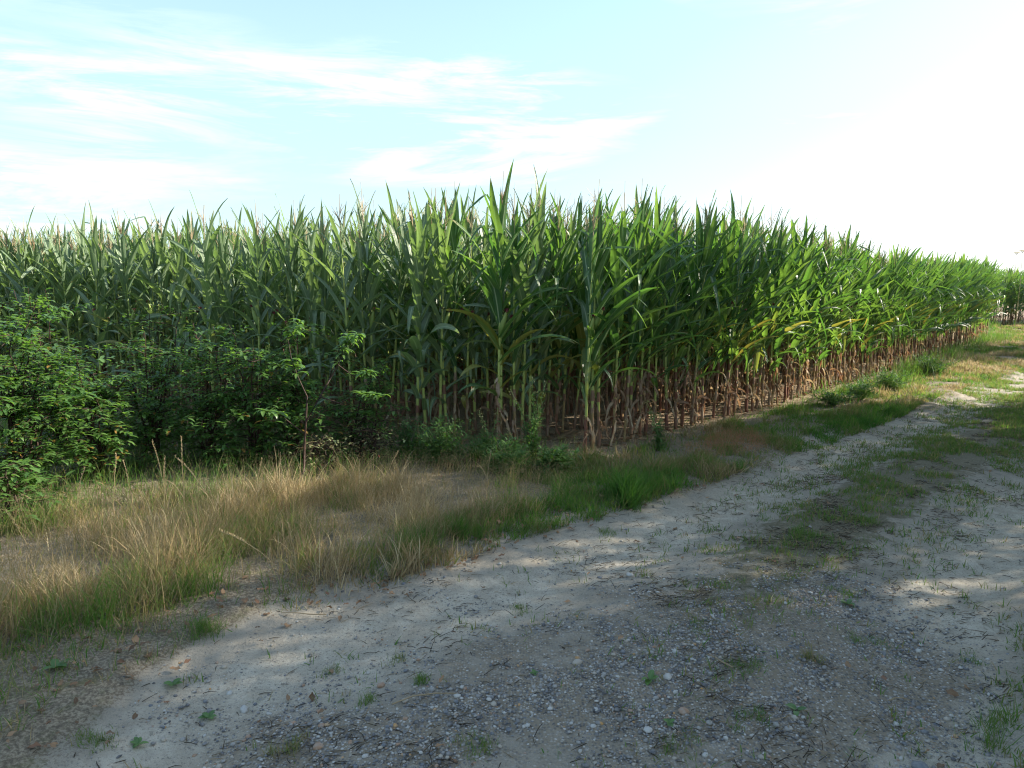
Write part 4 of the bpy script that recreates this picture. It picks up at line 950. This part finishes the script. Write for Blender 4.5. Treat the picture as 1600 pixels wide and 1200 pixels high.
for q, (px, py, s, tone, lab) in enumerate([(497, 1166, .045, .95, 'round white stone near the bottom of the track'), (380, 1090, .045, .85, 'angular pale stone on the sand at left'), (902, 1041, .055, .70, 'egg-shaped beige stone at the edge of the gravel'), (1043, 1062, .045, .96, 'oval white stone by the bright plantain'),
        (1068, 1115, .05, .95, 'flat white stone in the middle gravel'), (1012, 1144, .04, .82, 'bluish white stone below the middle gravel'), (502, 1130, .03, .94, 'small white stone above the round white one'), (984, 896, .05, .88, 'pale pinkish stone half sunk in the sand'),
        (595, 1070, .04, .92, 'reddish stone left of the upright tuft'), (1440, 1180, .07, .55, 'slate-grey elongated stone at the bottom right'), (985, 797, .03, .95, 'white pebble at the foot of the big tussock')]):
    r3 = np.random.default_rng(200 + q); xy = gp(px, py)[None]; V, F, A = pebbles(xy, np.array([s * .85]), r3, True); A[:, 0] = tone + .003
    z = h1(*xy[0]); g = Geo(); g.add(V - [xy[0, 0], xy[0, 1], z], None, F, A); obj('stone', g.mesh('stone', M_PEB), None, (xy[0, 0], xy[0, 1], z), label=lab, category='stone', group='larger stones on the track')
# fallen leaves
GL = Geo(); r2 = random.Random(9)
STR = gpl([(-200, 1200), (150, 1180), (330, 1010), (600, 950), (820, 860), (1000, 800), (1150, 745), (1150, 715), (900, 790), (700, 840), (480, 900), (150, 1000), (-200, 1000)])
pl = scatter(STR, 150, rg); pl2 = scatter(box, 5, rg); pl3 = scatter(gpl([(0, 800), (600, 760), (880, 750), (880, 730), (300, 700), (0, 700)]), 40, rg)
pl4 = scatter(FIELD[(FIELD[:, 0] > -14) & (FIELD[:, 0] < 16)], 1, rg); cand2 = P[(dF < 1.2) & (dist < 14)]; pl4 = np.repeat(cand2, 9, 0) + rg.normal(0, .16, (len(cand2) * 9, 2))
pl = np.vstack([pl, pl2, pl3, pl4]); zl = height(pl)
for (x, y), z in zip(pl, zl):
    strip = math.hypot(x, y) > 5 and r2.random() < .6 and inpoly(np.array([[x, y]]), FIELD_POLY)[0]
    L_ = r2.uniform(.08, .30) if strip else r2.uniform(.014, .052)
    V, Q, A = blade([x, y, z + r2.uniform(.004, .03)], r2.uniform(0, 6.28), r2.uniform(-.1, .3), L_, r2.uniform(.015, .035) if strip else L_ * r2.uniform(.4, .7), r2.uniform(-.3, .3) if strip else r2.uniform(-1.2, 1.2), 5, 3, r2.uniform(-.3, .7), .18, r2.gauss(0, .5), 0, None, r2.random(), 1.0 if r2.random() < .13 else 0, 'oval', rg=r2)
    V[:, 2] = np.maximum(V[:, 2], z + .002); GL.add(V, Q, None, A)
obj('leaf_litter', GL.mesh('leaf_litter', M_LITTER), kind='stuff', label='curled brown fallen leaves strewn along the grass edge', category='leaf litter')
# dark dead roots, straws and stubble on the track
GD = Geo(); p = scatter(np.array([[-3.5, 1.8], [7, 1.8], [7, 12], [-3.5, 12]]), 2000, rg); k = masks(p); cl = fbm(p[:, 0] * 2.6, p[:, 1] * 2.6, 91, 3)
p = p[rg.random(len(p)) < k['track'] * (.03 + .85 * sstep(.50, .64, cl) * (.10 + k['mid'] + .35 * k['grav']))]
z = height(p)
for (x, y), zz_ in zip(p, z):
    l = r2.uniform(.015, .07); a = r2.uniform(0, 6.28) if r2.random() < .5 else r2.gauss(.2, .5); up = r2.uniform(0, .5) if r2.random() < .2 else r2.uniform(0, .1)
    d = np.array([math.cos(a), math.sin(a), up]); q0 = np.array([x, y, zz_ + .003])
    V, Q, A = tube([q0, q0 + d * l * .5 + [0, 0, .003], q0 + d * l + [r2.gauss(0, .006), r2.gauss(0, .006), 0]], [.0018, .0016, .0008], 3, r2.random() ** 2.5); GD.add(V, Q, None, A)
k = NT('dead_roots'); M_DEAD = k.done(k.pbsdf(k.mix(k.r, (0.035, 0.026, 0.018, 1), (0.30, 0.23, 0.14, 1)), .8, .2))
obj('plant_debris', GD.mesh('plant_debris', M_DEAD), kind='stuff', label='dark dead roots and straw bits on the track', category='plant debris')
for q, (a, b, lab) in enumerate([((613, 1106), (715, 1090), 'long pale straw lying across the lower track'), ((1145, 1048), (1105, 1028), 'curved dead root in the gravel'), ((510, 962), (440, 960), 'pale stalk lying on the grass edge'), ((1390, 1080), (1423, 1080), 'short straw on the right gravel')]):
    A_, B_ = gp(*a), gp(*b); z = max(h1(*A_), h1(*B_)) + .006
    d = B_ - A_; nrm = np.array([-d[1], d[0]]) * .08
    pts = [[0, 0, 0], [*(d * .33 + nrm), .008], [*(d * .66 + nrm * .6), .01], [*d, .003]]
    V, Q, A = tube(pts, [.0032, .003, .0026, .0018], 5, .95); g = Geo(); g.add(V, Q, None, A); obj('straw', g.mesh('straw', M_DEAD), None, (A_[0], A_[1], z), label=lab, category='straw', group='straws on the track')
